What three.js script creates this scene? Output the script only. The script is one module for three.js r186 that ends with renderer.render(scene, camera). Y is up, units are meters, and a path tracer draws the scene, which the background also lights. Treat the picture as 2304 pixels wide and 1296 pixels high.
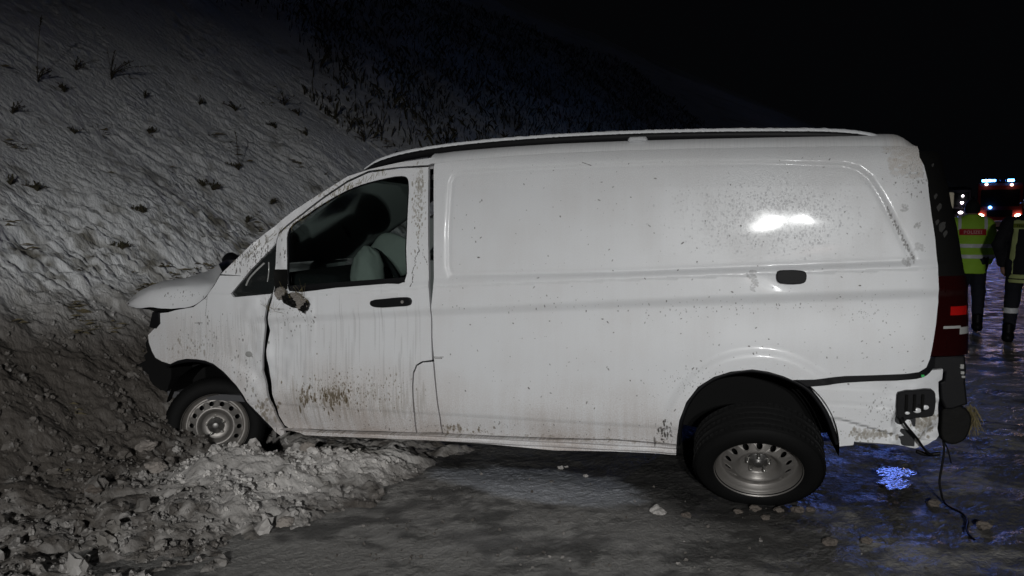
import * as THREE from 'three';
import { mergeGeometries } from 'three/addons/utils/BufferGeometryUtils.js';
import { RoundedBoxGeometry } from 'three/addons/geometries/RoundedBoxGeometry.js';
import { MarchingCubes } from 'three/addons/objects/MarchingCubes.js';
import { ImprovedNoise } from 'three/addons/math/ImprovedNoise.js';

// ---------------------------------------------------------------- camera, sky, exposure
const scene = new THREE.Scene();
const F = 1844, CX = 1152, CY = 648, EYE = 1.5, PITCH = Math.atan(158 / F);
const camera = new THREE.PerspectiveCamera(2 * Math.atan(CY / F) * 180 / Math.PI, 16 / 9, 0.1, 900);
camera.position.set(0, EYE, 0);
camera.rotation.x = -PITCH;
scene.add(camera);

{ // overcast night sky: almost black, a trace of blue
  const w = 64, h = 32, d = new Float32Array(w * h * 4);
  for (let i = 0; i < w * h; i++) { d[4 * i] = 0.0012; d[4 * i + 1] = 0.0013; d[4 * i + 2] = 0.0016; d[4 * i + 3] = 1; }
  const t = new THREE.DataTexture(d, w, h, THREE.RGBAFormat, THREE.FloatType);
  t.mapping = THREE.EquirectangularReflectionMapping; t.needsUpdate = true;
  scene.background = t; scene.environment = t;
}
const moon = new THREE.DirectionalLight(0xc8d4ff, 0.004);       // night: hardly anything comes through the cloud
moon.position.set(20, 60, 30); moon.shadow.radius = 30; moon.castShadow = true;
scene.add(moon);
// main light: two flood lamps on a mast and the headlights of a truck behind the photographer (built in their own builders)
const FLOOD = { at: [-0.45, 3.1, 6.2], aim: [0.0, 0.1, -4.4], cd: 97, angle: 32, penumbra: 1, cut: -3.9, roll: 6 };
const BLUE = 8;     // candela of one beacon of the patrol car

const renderer = new THREE.WebGLRenderer();
renderer.toneMapping = THREE.LinearToneMapping;
renderer.toneMappingExposure = 1;
renderer.shadowMap.enabled = true;

// ---------------------------------------------------------------- helpers
const perlin = new ImprovedNoise();
const N3 = (x, y, z = 0.37) => perlin.noise(x, y, z);
const fbm = (x, y, o = 4, z = 1.7) => { let a = 0, s = 1, t = 0; for (let i = 0; i < o; i++) { a += s * N3(x, y, z + i * 3.1); t += s; s *= 0.5; x *= 2.03; y *= 2.03; } return a / t; };
const bill = (x, y, o = 3, z = 4.2) => { let a = 0, s = 1, t = 0; for (let i = 0; i < o; i++) { a += s * Math.abs(N3(x, y, z + i * 2.7)); t += s; s *= 0.55; x *= 2.1; y *= 2.1; } return a / t; };
const clamp = (x, a, b) => Math.min(b, Math.max(a, x));
const sst = (a, b, x) => { const t = clamp((x - a) / (b - a), 0, 1); return t * t * (3 - 2 * t); };
const mix = (a, b, t) => a + (b - a) * t;
function rng(seed) { let a = seed >>> 0; return () => { a = (a + 0x6D2B79F5) | 0; let t = Math.imul(a ^ (a >>> 15), 1 | a); t = (t + Math.imul(t ^ (t >>> 7), 61 | t)) ^ t; return ((t ^ (t >>> 14)) >>> 0) / 4294967296; }; }
const names = {};
function numbered(n) { const k = names[n] = (names[n] ?? -1) + 1; return k ? `${n}_${String(k).padStart(3, '0')}` : n; }
function tag(o, label, category, group, kind) {
  o.userData.label = label; o.userData.category = category;
  if (group) o.userData.group = group;
  if (kind) o.userData.kind = kind;
  return o;
}
function shade(o) { o.traverse(c => { if (c.isMesh) { c.castShadow = true; c.receiveShadow = true; } }); return o; }
function mesh(name, geo, m, parent) { const o = new THREE.Mesh(geo, m); o.name = name; o.castShadow = o.receiveShadow = true; parent.add(o); return o; }
function thing(name, label, category, pos = [0, 0, 0], turn = 0, group) {
  const g = new THREE.Group(); g.name = numbered(name); g.position.set(...pos); g.rotation.y = turn; scene.add(g);
  return tag(g, label, category, group);
}
function sub(name, parent) { const g = new THREE.Group(); g.name = name; parent.add(g); return g; }
const box = (w, h, d, x = 0, y = 0, z = 0, r = 0) => (r ? new RoundedBoxGeometry(w, h, d, 2, r) : new THREE.BoxGeometry(w, h, d)).translate(x, y, z);
const join = gs => { const l = gs.map(g => { g = g.index ? g.toNonIndexed() : g; for (const k of Object.keys(g.attributes)) if (!['position', 'normal', 'uv'].includes(k)) g.deleteAttribute(k); return g; }); return mergeGeometries(l); };
const std = (c, rough, o = {}) => new THREE.MeshStandardMaterial({ color: new THREE.Color().setRGB(...c), roughness: rough, ...o });
const phys = (c, rough, o = {}) => new THREE.MeshPhysicalMaterial({ color: new THREE.Color().setRGB(...c), roughness: rough, ...o });
const glow = (c, k) => new THREE.MeshStandardMaterial({ color: new THREE.Color().setRGB(0.02, 0.02, 0.02), emissive: new THREE.Color().setRGB(...c), emissiveIntensity: k, roughness: 0.4 });
const V3 = (x, y, z) => new THREE.Vector3(x, y, z);
function tube(pts, r, seg = 40, rad = 8, closed = false) { return new THREE.TubeGeometry(new THREE.CatmullRomCurve3(pts.map(p => V3(...p)), closed), seg, r, rad, closed); }

const cp = Math.cos(PITCH), sp = Math.sin(PITCH);
function ray(px, py) { // world direction of a photograph pixel
  const x = (px - CX) / F, y = -(py - CY) / F;
  return [x, y * cp - sp, -cp - y * sp];
}
function at(px, py, depth) { const d = ray(px, py), t = depth / -d[2]; return [d[0] * t, EYE + d[1] * t, -depth]; }
function onHeight(px, py, h) { const d = ray(px, py), t = (h - EYE) / d[1]; return [d[0] * t, h, d[2] * t]; }

// ---------------------------------------------------------------- place: road runs away to the right, the cutting's bank rises on its left
const RN = [-0.857, -0.515], RD = [0.515, -0.857];              // uphill normal of the bank, direction of the road
const sOf = (x, z) => RN[0] * x + RN[1] * z, qOf = (x, z) => RD[0] * x + RD[1] * z;
const roadRise = q => 0.0147 * (Math.sqrt((q - 15) ** 2 + 9) + q - 15) / 2;

const VANO = [1.2685, 0, -4.23], YAW = -14 * Math.PI / 180, CT = Math.cos(YAW), ST = Math.sin(YAW);
const toVan = (x, y, z) => { const dx = x - VANO[0], dz = z - VANO[2]; return [CT * dx - ST * dz, y, ST * dx + CT * dz]; };
const fromVan = (u, v, w) => [VANO[0] + CT * u + ST * w, v, VANO[2] - ST * u + CT * w];

const gspot = (px, py, h = 0) => { const p = onHeight(px, py, h); return [p[0], p[2]]; };
const pile1 = gspot(640, 1075, 0.06), pile2 = gspot(300, 1120, 0.06), pile3 = gspot(850, 1035, 0.05), pile4 = gspot(460, 1130, 0.06), pile5 = gspot(505, 1050, 0.1);
const pits = [[gspot(690, 1262), 0.17, 0.11], [gspot(790, 1195), 0.16, 0.10], [gspot(880, 1160), 0.13, 0.06], [gspot(970, 1095), 0.16, 0.08], [gspot(930, 1130), 0.14, 0.07], [gspot(620, 1290), 0.14, 0.09], [gspot(210, 1195), 0.10, 0.05], [gspot(130, 1245), 0.09, 0.04], [gspot(330, 1160), 0.10, 0.05], [gspot(60, 1010), 0.10, 0.05], [gspot(75, 960), 0.08, 0.06], [gspot(710, 1010), 0.12, 0.03]];
const gspotA = gspot(420, 1230), soilA = gspot(160, 960, 0.2), soilB = gspot(860, 1150), soilC = gspot(190, 840, 0.6);
const ga = (x, z, c, r) => Math.exp(-((x - c[0]) ** 2 + (z - c[1]) ** 2) / (r * r));
function churn(x, z) { // 1 where the snow is ploughed up, 0 where it lies untouched
  const q = qOf(x, z), s = sOf(x, z), d = s - 4.25 + 0.3 * N3(q * 0.7, s * 0.7, 9);
  return (1 - sst(0.55, 1.5, d + 0.35 * fbm(q * 2, s * 2, 3))) * (1 - sst(6.5, 9, q));
}
function bankBase(x, z) {
  const q = qOf(x, z), s = sOf(x, z), d = s - 4.25 - 0.12 * N3(q * 0.6, 2.2) + 0.06 * Math.sin(q * 0.9);
  let h = 0.8 * (Math.sqrt(d * d + 0.06) + d) / 2;
  if (s > 15) h -= 0.8 * (s - 15) * sst(15, 22, s);
  return h + roadRise(q);
}
function snowH(x, z) {
  const q = qOf(x, z), s = sOf(x, z), c = churn(x, z);
  let h = bankBase(x, z);
  // untouched: wind-combed, tufted snow over long grass, lying aslant
  const a = q * 0.842 - s * 0.539, b = q * 0.539 + s * 0.842;
  const wob = 1.1 * N3(q * 1.9, s * 1.9, 5) + 0.6 * N3(q * 4.3, s * 4.3, 6), rough = 0.25 + 0.75 * sst(-0.25, 0.35, fbm(q * 0.9, s * 0.9, 3, 15)), crust = (1 - c) * sst(2.9, 1.5, s - 4.25 + 0.5 * fbm(q * 1.3, s * 1.3, 3, 8)) * (1 - sst(7.5, 10, q));
  h += (1 - c) * (0.10 * N3(q * 0.9, s * 0.9, 7) + rough * (0.085 * (bill(a * 2.6 + wob, b * 4.6 - wob, 2, 1.1) - 0.25) + 0.035 * (bill(a * 6.5 + wob, b * 10.5, 2, 3.3) - 0.25) + 0.045 * (bill(q * 8.5 + wob, s * 8.5 - wob, 2, 17) - 0.2)) + 0.012 * N3(q * 24, s * 24, 4));
  h += crust * (0.11 * (bill(q * 4.6 + wob, s * 4.6, 3, 6.1) - 0.2) + 0.06 * (bill(q * 14, s * 14, 2, 2.1) - 0.2));
  // ploughed: clods over clods
  const wx = x + 0.06 * N3(x * 5, z * 5, 8), wz = z + 0.06 * N3(x * 5, z * 5, 11);
  const big = bill(wx * 2.1, wz * 2.1, 2, 1.3), mid = bill(wx * 6.3, wz * 6.3, 3, 5.1), fine = bill(wx * 17, wz * 17, 3, 2.2);
  h += c * (0.14 * (big - 0.25) + 0.085 * (mid - 0.2) + 0.035 * (fine - 0.2));
  h += 0.10 * ga(x, z, pile1, 0.42) + 0.05 * ga(x, z, pile2, 0.4) + 0.07 * ga(x, z, pile3, 0.36) + 0.05 * ga(x, z, pile4, 0.35) + 0.11 * ga(x, z, pile5, 0.24);
  for (const [p, r, dep] of pits) h -= dep * ga(x, z, p, r);
  const [u, , w] = toVan(x, 0, z);
  h -= 0.14 * Math.exp(-(((u + 3.22) / 0.30) ** 2) - ((w + 0.25) / 0.18) ** 2);    // the hole the front wheel dug
  if (w < 0.02 && w > -1.95 && u > -3.0 && u < 1) h = Math.min(h, 0.12 + 0.02 * mid);
  // the sheet thins out and ends on the carriageway
  const e = s + 0.28 * fbm(q * 1.6, s * 1.6, 4, 6) + 0.1 * (mid - 0.2);
  h -= 0.14 * (1 - sst(2.2, 3.15, e));
  return h;
}
function onBank(px, py) { const d = ray(px, py); let t = 2.5; for (; t < 60; t += 0.015) if (EYE + d[1] * t < snowH(d[0] * t, d[2] * t)) break; return [d[0] * t, snowH(d[0] * t, d[2] * t), d[2] * t]; }

function axis(parts) { // [[from, to, step] ...] -> coordinates
  const out = [];
  for (const [a, b, st] of parts) { const n = Math.max(1, Math.round((b - a) / st)); for (let i = 0; i < n; i++) out.push(a + (b - a) * i / n); }
  out.push(parts[parts.length - 1][1]); return out;
}
function sheet(us, vs, put, tint) {
  const nu = us.length, nv = vs.length, pos = new Float32Array(nu * nv * 3), col = new Float32Array(nu * nv * 3), uv = new Float32Array(nu * nv * 2);
  for (let j = 0; j < nv; j++) for (let i = 0; i < nu; i++) {
    const k = j * nu + i, p = put(us[i], vs[j]); pos.set(p, 3 * k); col.set(tint(p[0], p[2], p[1]), 3 * k); uv.set([p[0], p[2]], 2 * k);
  }
  const idx = new Uint32Array((nu - 1) * (nv - 1) * 6); let n = 0;
  for (let j = 0; j < nv - 1; j++) for (let i = 0; i < nu - 1; i++) { const a = j * nu + i, b = a + 1, c = a + nu, d = c + 1; idx[n++] = a; idx[n++] = b; idx[n++] = c; idx[n++] = b; idx[n++] = d; idx[n++] = c; }
  const g = new THREE.BufferGeometry();
  g.setAttribute('position', new THREE.BufferAttribute(pos, 3)); g.setAttribute('color', new THREE.BufferAttribute(col, 3)); g.setAttribute('uv', new THREE.BufferAttribute(uv, 2));
  g.setIndex(new THREE.BufferAttribute(idx, 1)); g.computeVertexNormals(); return g;
}
function noiseTex(n, f, srgb) { // tiling grey noise
  const d = new Uint8Array(n * n * 4);
  for (let j = 0; j < n; j++) for (let i = 0; i < n; i++) {
    const u = i / n, v = j / n; const k = 4 * (j * n + i);
    const f4 = (f(u, v) * (1 - u) * (1 - v) + f(u - 1, v) * u * (1 - v) + f(u, v - 1) * (1 - u) * v + f(u - 1, v - 1) * u * v);
    d[k] = d[k + 1] = d[k + 2] = clamp(f4, 0, 1) * 255; d[k + 3] = 255;
  }
  const t = new THREE.DataTexture(d, n, n); t.wrapS = t.wrapT = THREE.RepeatWrapping; t.magFilter = THREE.LinearFilter; t.minFilter = THREE.LinearMipmapLinearFilter; t.generateMipmaps = true;
  if (srgb) t.colorSpace = THREE.SRGBColorSpace; t.needsUpdate = true; return t;
}
const grit = noiseTex(512, (u, v) => 0.5 + 0.5 * fbm(u * 24, v * 24, 5, 3.3));
const bumpMap = grit.clone(); bumpMap.repeat.set(1.3, 1.3);
const bumpFine = grit.clone(); bumpFine.repeat.set(2.3, 2.3);
const wetMap = noiseTex(512, (u, v) => 0.42 + 0.42 * sst(-0.1, 0.2, fbm(u * 9, v * 9, 4, 8.1)) + 0.12 * fbm(u * 40, v * 40, 2, 1.2)); wetMap.repeat.set(0.55, 0.55);

// --- bank of snow
function bankTint(x, z) {
    const q = qOf(x, z), s = sOf(x, z), c = churn(x, z);
    const n1 = fbm(x * 2.2, z * 2.2, 4, 2.5), n2 = fbm(x * 11, z * 11, 4, 3.5), n3 = fbm(q * 5, s * 5, 3, 6.5);
    let r = mix(0.78, 0.62, c), g2 = mix(0.79, 0.595, c), b = mix(0.80, 0.57, c);
    const d = s - 4.25, crust = (1 - c) * sst(2.9, 1.4, d + 0.5 * fbm(q * 1.3, s * 1.3, 3, 8)) * (1 - sst(7.5, 10, q));
    // grass and earth showing through the snow, more of it in the broken crust
    const n4 = fbm(q * 16, s * 16, 3, 2.6), gr = clamp(sst(0.2, 0.45, n3 + 0.5 * n2) * 0.45 + crust * sst(0.02, 0.4, 0.7 * n4 + 0.6 * n3 + 0.12) * 0.75, 0, 0.9);
    r = mix(r, 0.15, gr); g2 = mix(g2, 0.135, gr); b = mix(b, 0.10, gr);
    // soil mixed into the ploughed snow; cleaner where the van pushed up the fresh layer
    const e = s + 0.28 * fbm(q * 1.6, s * 1.6, 4, 6), clean = clamp(1.2 * ga(x, z, pile1, 0.55) + 0.9 * ga(x, z, pile5, 0.3) + 0.75 * ga(x, z, pile3, 0.26) + 0.12 * ga(x, z, gspotA, 0.6), 0, 1);
    const soil = clamp(0.84 + 0.45 * n1 + 0.5 * n2 + 0.45 * n4 - 0.68 * clean + 0.3 * ga(x, z, soilA, 0.8) + 0.3 * ga(x, z, soilC, 0.9) + 0.35 * ga(x, z, soilB, 0.4) + 0.15 * sst(3.2, 2.4, e), 0, 1) * c;
    r = mix(r, 0.085, soil); g2 = mix(g2, 0.074, soil); b = mix(b, 0.064, soil);
    return [r, g2, b];
}
{
  const m = new THREE.MeshStandardMaterial({ color: 0xffffff, vertexColors: true, roughness: 0.66, bumpMap, bumpScale: 0.03 });
  const qs = axis([[-30, -2, 1.0], [-2, 0.6, 0.08], [0.6, 8.6, 0.019], [8.6, 14, 0.07], [14, 40, 0.5], [40, 260, 8]]);
  const ss = axis([[2.0, 5.4, 0.017], [5.4, 9.5, 0.026], [9.5, 15, 0.12], [15, 60, 2.5]]);
  const g = sheet(ss, qs, (s, q) => { const x = RN[0] * s + RD[0] * q, z = RN[1] * s + RD[1] * q; return [x, snowH(x, z), z]; }, bankTint);
  const o = mesh('snow_bank', g, m, scene); o.userData.kind = 'structure'; o.userData.label = 'snowy roadside bank, ploughed up and dirty along its foot';
}
// --- carriageway
const roadBump = (x, z) => { const near = 1 - sst(9, 14, Math.hypot(x, z)); return near * (0.016 * N3(x * 2.3 + z, z * 3, 3) + 0.014 * bill(x * 6 + N3(x * 2, z * 2), z * 7, 3) + 0.016 * (bill(x * 19, z * 19, 2, 7) - 0.2)); };
const roadH = (x, z) => roadRise(qOf(x, z)) + roadBump(x, z);
const icePatch = gspot(1210, 1092), darkA = gspot(1480, 1075), darkB = gspot(1700, 1150);
{
  const m = new THREE.MeshStandardMaterial({ color: 0xffffff, vertexColors: true, roughness: 1, roughnessMap: wetMap, bumpMap: bumpFine, bumpScale: 0.014 });
  const xs = axis([[-320, -20, 15], [-20, -2, 0.6], [-2, 4.4, 0.015], [4.4, 12, 0.09], [12, 40, 0.5], [40, 320, 14]]);
  const zs = axis([[-320, -40, 14], [-40, -14, 0.4], [-14, -7.6, 0.06], [-7.6, -2.5, 0.015], [-2.5, 30, 0.65], [30, 320, 15]]);
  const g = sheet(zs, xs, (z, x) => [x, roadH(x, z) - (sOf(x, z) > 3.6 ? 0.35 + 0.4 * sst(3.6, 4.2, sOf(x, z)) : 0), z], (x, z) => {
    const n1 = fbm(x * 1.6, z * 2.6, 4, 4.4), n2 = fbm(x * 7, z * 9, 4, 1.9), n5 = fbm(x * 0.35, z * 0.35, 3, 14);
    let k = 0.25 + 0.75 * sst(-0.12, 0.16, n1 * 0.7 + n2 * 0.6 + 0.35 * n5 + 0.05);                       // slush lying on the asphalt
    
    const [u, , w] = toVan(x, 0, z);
    const wet = clamp(ga(x, z, darkA, 0.55) + ga(x, z, darkB, 0.4) * 0.8 + (w < -0.05 && w > -1.9 && u > -2 && u < 0.9 ? 0.75 : 0), 0, 1);  // darker, less slush colour under the van and at two spots
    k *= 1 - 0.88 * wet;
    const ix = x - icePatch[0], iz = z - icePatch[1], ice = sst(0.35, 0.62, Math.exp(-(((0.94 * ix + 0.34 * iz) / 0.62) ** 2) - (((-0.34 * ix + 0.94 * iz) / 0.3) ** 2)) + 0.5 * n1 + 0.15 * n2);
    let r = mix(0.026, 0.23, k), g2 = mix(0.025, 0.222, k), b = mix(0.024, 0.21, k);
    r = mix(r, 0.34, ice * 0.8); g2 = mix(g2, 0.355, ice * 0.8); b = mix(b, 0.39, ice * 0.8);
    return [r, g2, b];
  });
  const o = mesh('road', g, m, scene); o.userData.kind = 'structure'; o.userData.label = 'wet asphalt road under thin grey slush';
}

// ---------------------------------------------------------------- the wrecked van
// van axes: u along the body towards the tail, v up, w out of the side that faces the road
const VC = toVan(0, EYE, 0);
function vray(px, py) { const d = ray(px, py); return [CT * d[0] - ST * d[2], d[1], ST * d[0] + CT * d[2]]; }
function flat(px, py, w = 0) { const d = vray(px, py), t = (w - VC[2]) / d[2]; return [VC[0] + t * d[0], VC[1] + t * d[1]]; }
function lineV(pts) { const p = pts.map(a => flat(...a)); return u => { if (u <= p[0][0]) return p[0][1]; for (let i = 1; i < p.length; i++) if (u <= p[i][0]) return mix(p[i - 1][1], p[i][1], (u - p[i - 1][0]) / (p[i][0] - p[i - 1][0])); return p[p.length - 1][1]; }; }
function lineU(pts, w = 0) { const p = pts.map(a => flat(a[0], a[1], w)).sort((a, b) => a[1] - b[1]); return v => { if (v <= p[0][1]) return p[0][0]; for (let i = 1; i < p.length; i++) if (v <= p[i][1]) return mix(p[i - 1][0], p[i][0], (v - p[i - 1][1]) / (p[i][1] - p[i - 1][1])); return p[p.length - 1][0]; }; }
const TAILW = [[2064, 329], [2069, 354], [2079, 372], [2087, 405], [2090, 436], [2096, 484], [2104, 536], [2109, 588], [2112, 640], [2111, 680], [2106, 730], [2098, 780], [2092, 808], [2084, 827], [2068, 837]];
const TAILE = [[2070, 316], [2090, 326], [2108, 337], [2115, 358], [2120, 389], [2129, 426], [2133, 457], [2145, 510], [2151, 549], [2157, 602], [2163, 625], [2168, 650], [2170, 690], [2170, 740], [2169, 790], [2168, 850]];
const vBelt = lineV([[640, 655], [975, 634], [1400, 617], [2060, 591], [2110, 589]]), vCrease = lineV([[600, 712], [700, 706], [975, 692], [1580, 666], [2110, 648]]);
const uTailW = lineU(TAILW), uTailE = lineU(TAILE, -0.12);
const rearArch = flat(1705, 1000), frontArch = flat(470, 955), uDoorF = flat(605, 800)[0], uFuel = flat(930, 900)[0];
const PANEL = [[1012, 620], [1005, 600], [1003, 520], [1006, 410], [1012, 395], [1030, 387], [1200, 377], [1450, 367], [1700, 364], [1900, 370], [1935, 380], [1960, 400], [1985, 440], [2010, 490], [2035, 540], [2052, 575], [2056, 586], [2040, 590], [1800, 599], [1400, 614]].map(p => flat(...p));
function segDist(poly, x, y) { let m = 9; for (let i = 0, j = poly.length - 1; i < poly.length; j = i++) { const [ax, ay] = poly[j], [bx, by] = poly[i], dx = bx - ax, dy = by - ay, t = clamp(((x - ax) * dx + (y - ay) * dy) / (dx * dx + dy * dy + 1e-12), 0, 1); m = Math.min(m, Math.hypot(x - ax - t * dx, y - ay - t * dy)); } return m; }
function inside(poly, x, y) { let c = false; for (let i = 0, j = poly.length - 1; i < poly.length; j = i++) { const [ax, ay] = poly[i], [bx, by] = poly[j]; if ((ay > y) !== (by > y) && x < (bx - ax) * (y - ay) / (by - ay) + ax) c = !c; } return c; }
const uDent = flat(1735, 650)[0];
const panelBox = PANEL.reduce((b, p) => [Math.min(b[0], p[0]), Math.min(b[1], p[1]), Math.max(b[2], p[0]), Math.max(b[3], p[1])], [9, 9, -9, -9]);
function bodyW(u, v) {
  const b = vBelt(u), c = vCrease(u); let w = 0;
  const k = u < uDoorF ? sst(uDoorF - 0.25, uDoorF, u) : 1;           // the creases run out on the front wing
  const below = c - v;
  if (below > 0) w += k * (-0.017 * sst(0, 0.055, below) + 0.012 * sst(0.06, 0.34, below));
  w -= 0.05 * Math.pow(clamp((0.46 - v) / 0.2, 0, 1.3), 2);
  w -= 0.006 * sst(0.375, 0.36, v);
  const d = v - b;
  if (d > -0.03) {
    w -= k * 0.014 * sst(-0.026, 0.022, d);
    if (d > 0) w -= d * 0.035 + d * d * 0.095;
    if (v > 1.78) w -= (v - 1.78) ** 2 * 5;
  } else w -= 0.004 * clamp((v - c) / (b - c), 0, 1);
  if (u > panelBox[0] - 0.04 && u < panelBox[2] + 0.04 && v > panelBox[1] - 0.04 && v < panelBox[3] + 0.04) {
    const e = segDist(PANEL, u, v) * (inside(PANEL, u, v) ? 1 : -1);
    w -= 0.007 * sst(-0.012, 0.012, e) + 0.006 * Math.exp(-((e / 0.013) ** 2));
  }
  let r = Math.hypot(u - rearArch[0], v - rearArch[1]); w += 0.013 * sst(0.52, 0.46, r) * sst(0.25, 0.4, v);
  r = Math.hypot(u - frontArch[0], v - frontArch[1]); w += 0.014 * sst(0.47, 0.41, r);
  if (u < uDoorF) w -= 0.10 * (uDoorF - u) ** 2;                      // narrows towards the nose
  // crash damage: dents on the wing, buckled leading edge of the door
  const dm = Math.exp(-(((u - uDoorF) / 0.22) ** 2));
  w += dm * (0.022 * N3(u * 7, v * 5, 2.1) + 0.009 * N3(u * 17, v * 13, 4.1));
  if (u < uDoorF + 0.3) w += 0.008 * N3(u * 4, v * 4, 6.6);
  w += 0.0012 * N3(u * 2.3, v * 3.1, 3.3) + 0.0004 * N3(u * 7, v * 9, 1.3);
  const du = u - uDent, dv = v - (b + c) / 2, g = Math.exp(-(((0.9 * du - 0.43 * dv) / 0.12) ** 2) - (((0.43 * du + 0.9 * dv) / 0.04) ** 2)); w -= 0.006 * g;     // dent beside the load door handle
  // rear corner turns away
  const uw = uTailW(v) - 0.10, ue = uTailE(v) + 0.04;
  if (u > uw) { const t = clamp((u - uw) / (ue - uw), 0, 0.995); w -= 0.2 * (1 - Math.sqrt(1 - t * t)); }
  return w;
}
function S(px, py, off = 0) { let w = 0, p; for (let i = 0; i < 9; i++) { p = flat(px, py, w + off); w = mix(w, clamp(bodyW(p[0], p[1]), -0.3, 0.1), i < 2 ? 1 : 0.6); } return p; }
function bodyN(u, v) { const e = 0.007, a = (bodyW(u + e, v) - bodyW(u - e, v)) / (2 * e), b = (bodyW(u, v + e) - bodyW(u, v - e)) / (2 * e), l = Math.hypot(a, b, 1); return [-a / l, -b / l, 1 / l]; }
const U0 = -3.85, UW = 5.15, V0 = 0.1, VH = 1.9;
function clipCell(poly, x0, y0, x1, y1) {
  let p = poly;
  for (const [ax, lim, sg] of [[0, x0, 1], [0, x1, -1], [1, y0, 1], [1, y1, -1]]) {
    const o = []; 
    for (let i = 0; i < p.length; i++) { const a = p[i], b = p[(i + 1) % p.length], da = sg * (a[ax] - lim), db = sg * (b[ax] - lim);
      if (da >= 0) o.push(a); if ((da > 0 && db < 0) || (da < 0 && db > 0)) { const t = da / (da - db); o.push([a[0] + t * (b[0] - a[0]), a[1] + t * (b[1] - a[1])]); } }
    p = o; if (p.length < 3) return null;
  }
  const q = p.filter((a, i) => { const b = p[(i + 1) % p.length]; return Math.hypot(a[0] - b[0], a[1] - b[1]) > 1e-7; });
  return q.length > 2 ? q : null;
}
function skin(poly, { cell = 0.014, off = 0, thick = 0.018, hole, wf = bodyW, nf = bodyN } = {}) {
  // poly in (u, v); the surface follows wf, the cut edges turn inwards
  let area = 0; for (let i = 0, j = poly.length - 1; i < poly.length; j = i++) area += (poly[j][0] - poly[i][0]) * (poly[j][1] + poly[i][1]) / 2;
  if (area < 0) poly = poly.slice().reverse();
  const rings = [poly]; let all = poly;
  if (hole) {
    let ha = 0; for (let i = 0, j = hole.length - 1; i < hole.length; j = i++) ha += (hole[j][0] - hole[i][0]) * (hole[j][1] + hole[i][1]) / 2;
    if (ha > 0) hole = hole.slice().reverse(); rings.push(hole);
    let best = 99, bi = 0, bj = 0; poly.forEach((p, i) => hole.forEach((h, j) => { const d = Math.hypot(p[0] - h[0], p[1] - h[1]); if (d < best) { best = d; bi = i; bj = j; } }));
    all = [...poly.slice(0, bi + 1), ...hole.slice(bj), ...hole.slice(0, bj + 1), ...poly.slice(bi)];
  }
  const pos = [], nor = [], uv = [], idx = [], map = new Map();
  const vert = (u, v) => { const key = Math.round(u * 1e5) + '_' + Math.round(v * 1e5); let k = map.get(key); if (k === undefined) { k = pos.length / 3; map.set(key, k); const n = nf(u, v); pos.push(u, v, wf(u, v) + off); nor.push(...n); uv.push((u - U0) / UW, (v - V0) / VH); } return k; };
  const bb = all.reduce((b, p) => [Math.min(b[0], p[0]), Math.min(b[1], p[1]), Math.max(b[2], p[0]), Math.max(b[3], p[1])], [99, 99, -99, -99]);
  const i0 = Math.floor(bb[0] / cell), i1 = Math.ceil(bb[2] / cell), j0 = Math.floor(bb[1] / cell), j1 = Math.ceil(bb[3] / cell);
  const edges = all.map((a, i) => { const b = all[(i + 1) % all.length]; return [Math.min(a[0], b[0]), Math.min(a[1], b[1]), Math.max(a[0], b[0]), Math.max(a[1], b[1])]; });
  for (let j = j0; j < j1; j++) {
    const y0 = j * cell, y1 = y0 + cell, row = edges.filter(e => e[1] <= y1 && e[3] >= y0);
    for (let i = i0; i < i1; i++) {
      const x0 = i * cell, x1 = x0 + cell;
      if (row.some(e => e[0] <= x1 && e[2] >= x0)) {
        const c = clipCell(all, x0, y0, x1, y1); if (!c) continue;
        const tr = THREE.ShapeUtils.triangulateShape(c.map(p => new THREE.Vector2(...p)), []);
        for (const t of tr) { const [a, b, d] = t.map(k => c[k]); if (Math.abs((b[0] - a[0]) * (d[1] - a[1]) - (d[0] - a[0]) * (b[1] - a[1])) < 1e-11) continue;
          const flip = (b[0] - a[0]) * (d[1] - a[1]) - (d[0] - a[0]) * (b[1] - a[1]) < 0; const k = [a, b, d].map(p => vert(...p)); flip ? idx.push(k[0], k[2], k[1]) : idx.push(...k); }
      } else if (inside(all, x0 + cell / 2, y0 + cell / 2)) { const a = vert(x0, y0), b = vert(x1, y0), c = vert(x1, y1), d = vert(x0, y1); idx.push(a, b, c, a, c, d); }
    }
  }
  if (thick) for (const r of rings) for (let i = 0; i < r.length; i++) {
    const a = r[i], b = r[(i + 1) % r.length], L = Math.hypot(b[0] - a[0], b[1] - a[1]), n = Math.max(1, Math.ceil(L / 0.03)); if (L < 1e-6) continue;
    const nx = (b[1] - a[1]) / L, ny = -(b[0] - a[0]) / L;
    for (let k = 0; k < n; k++) { const s = pos.length / 3;
      for (const t of [k / n, (k + 1) / n]) { const u = mix(a[0], b[0], t), v = mix(a[1], b[1], t), w = wf(u, v) + off; for (const dz of [0, thick]) { pos.push(u, v, w - dz); nor.push(nx, ny, 0); uv.push((u - U0) / UW, (v - V0) / VH); } }
      idx.push(s, s + 1, s + 2, s + 2, s + 1, s + 3); }
  }
  const g = new THREE.BufferGeometry(); g.setAttribute('position', new THREE.Float32BufferAttribute(pos, 3)); g.setAttribute('normal', new THREE.Float32BufferAttribute(nor, 3)); g.setAttribute('uv', new THREE.Float32BufferAttribute(uv, 2)); g.setIndex(idx); return g;
}
const P = (pts, off = 0) => pts.map(p => S(p[0], p[1], off));
function soft(pts, n = 4) { // closed smooth outline through pixel points
  const c = new THREE.CatmullRomCurve3(pts.map(p => V3(p[0], p[1], 0)), true, 'centripetal'); return c.getPoints(pts.length * n).slice(0, -1).map(p => [p.x, p.y]);
}

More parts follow.
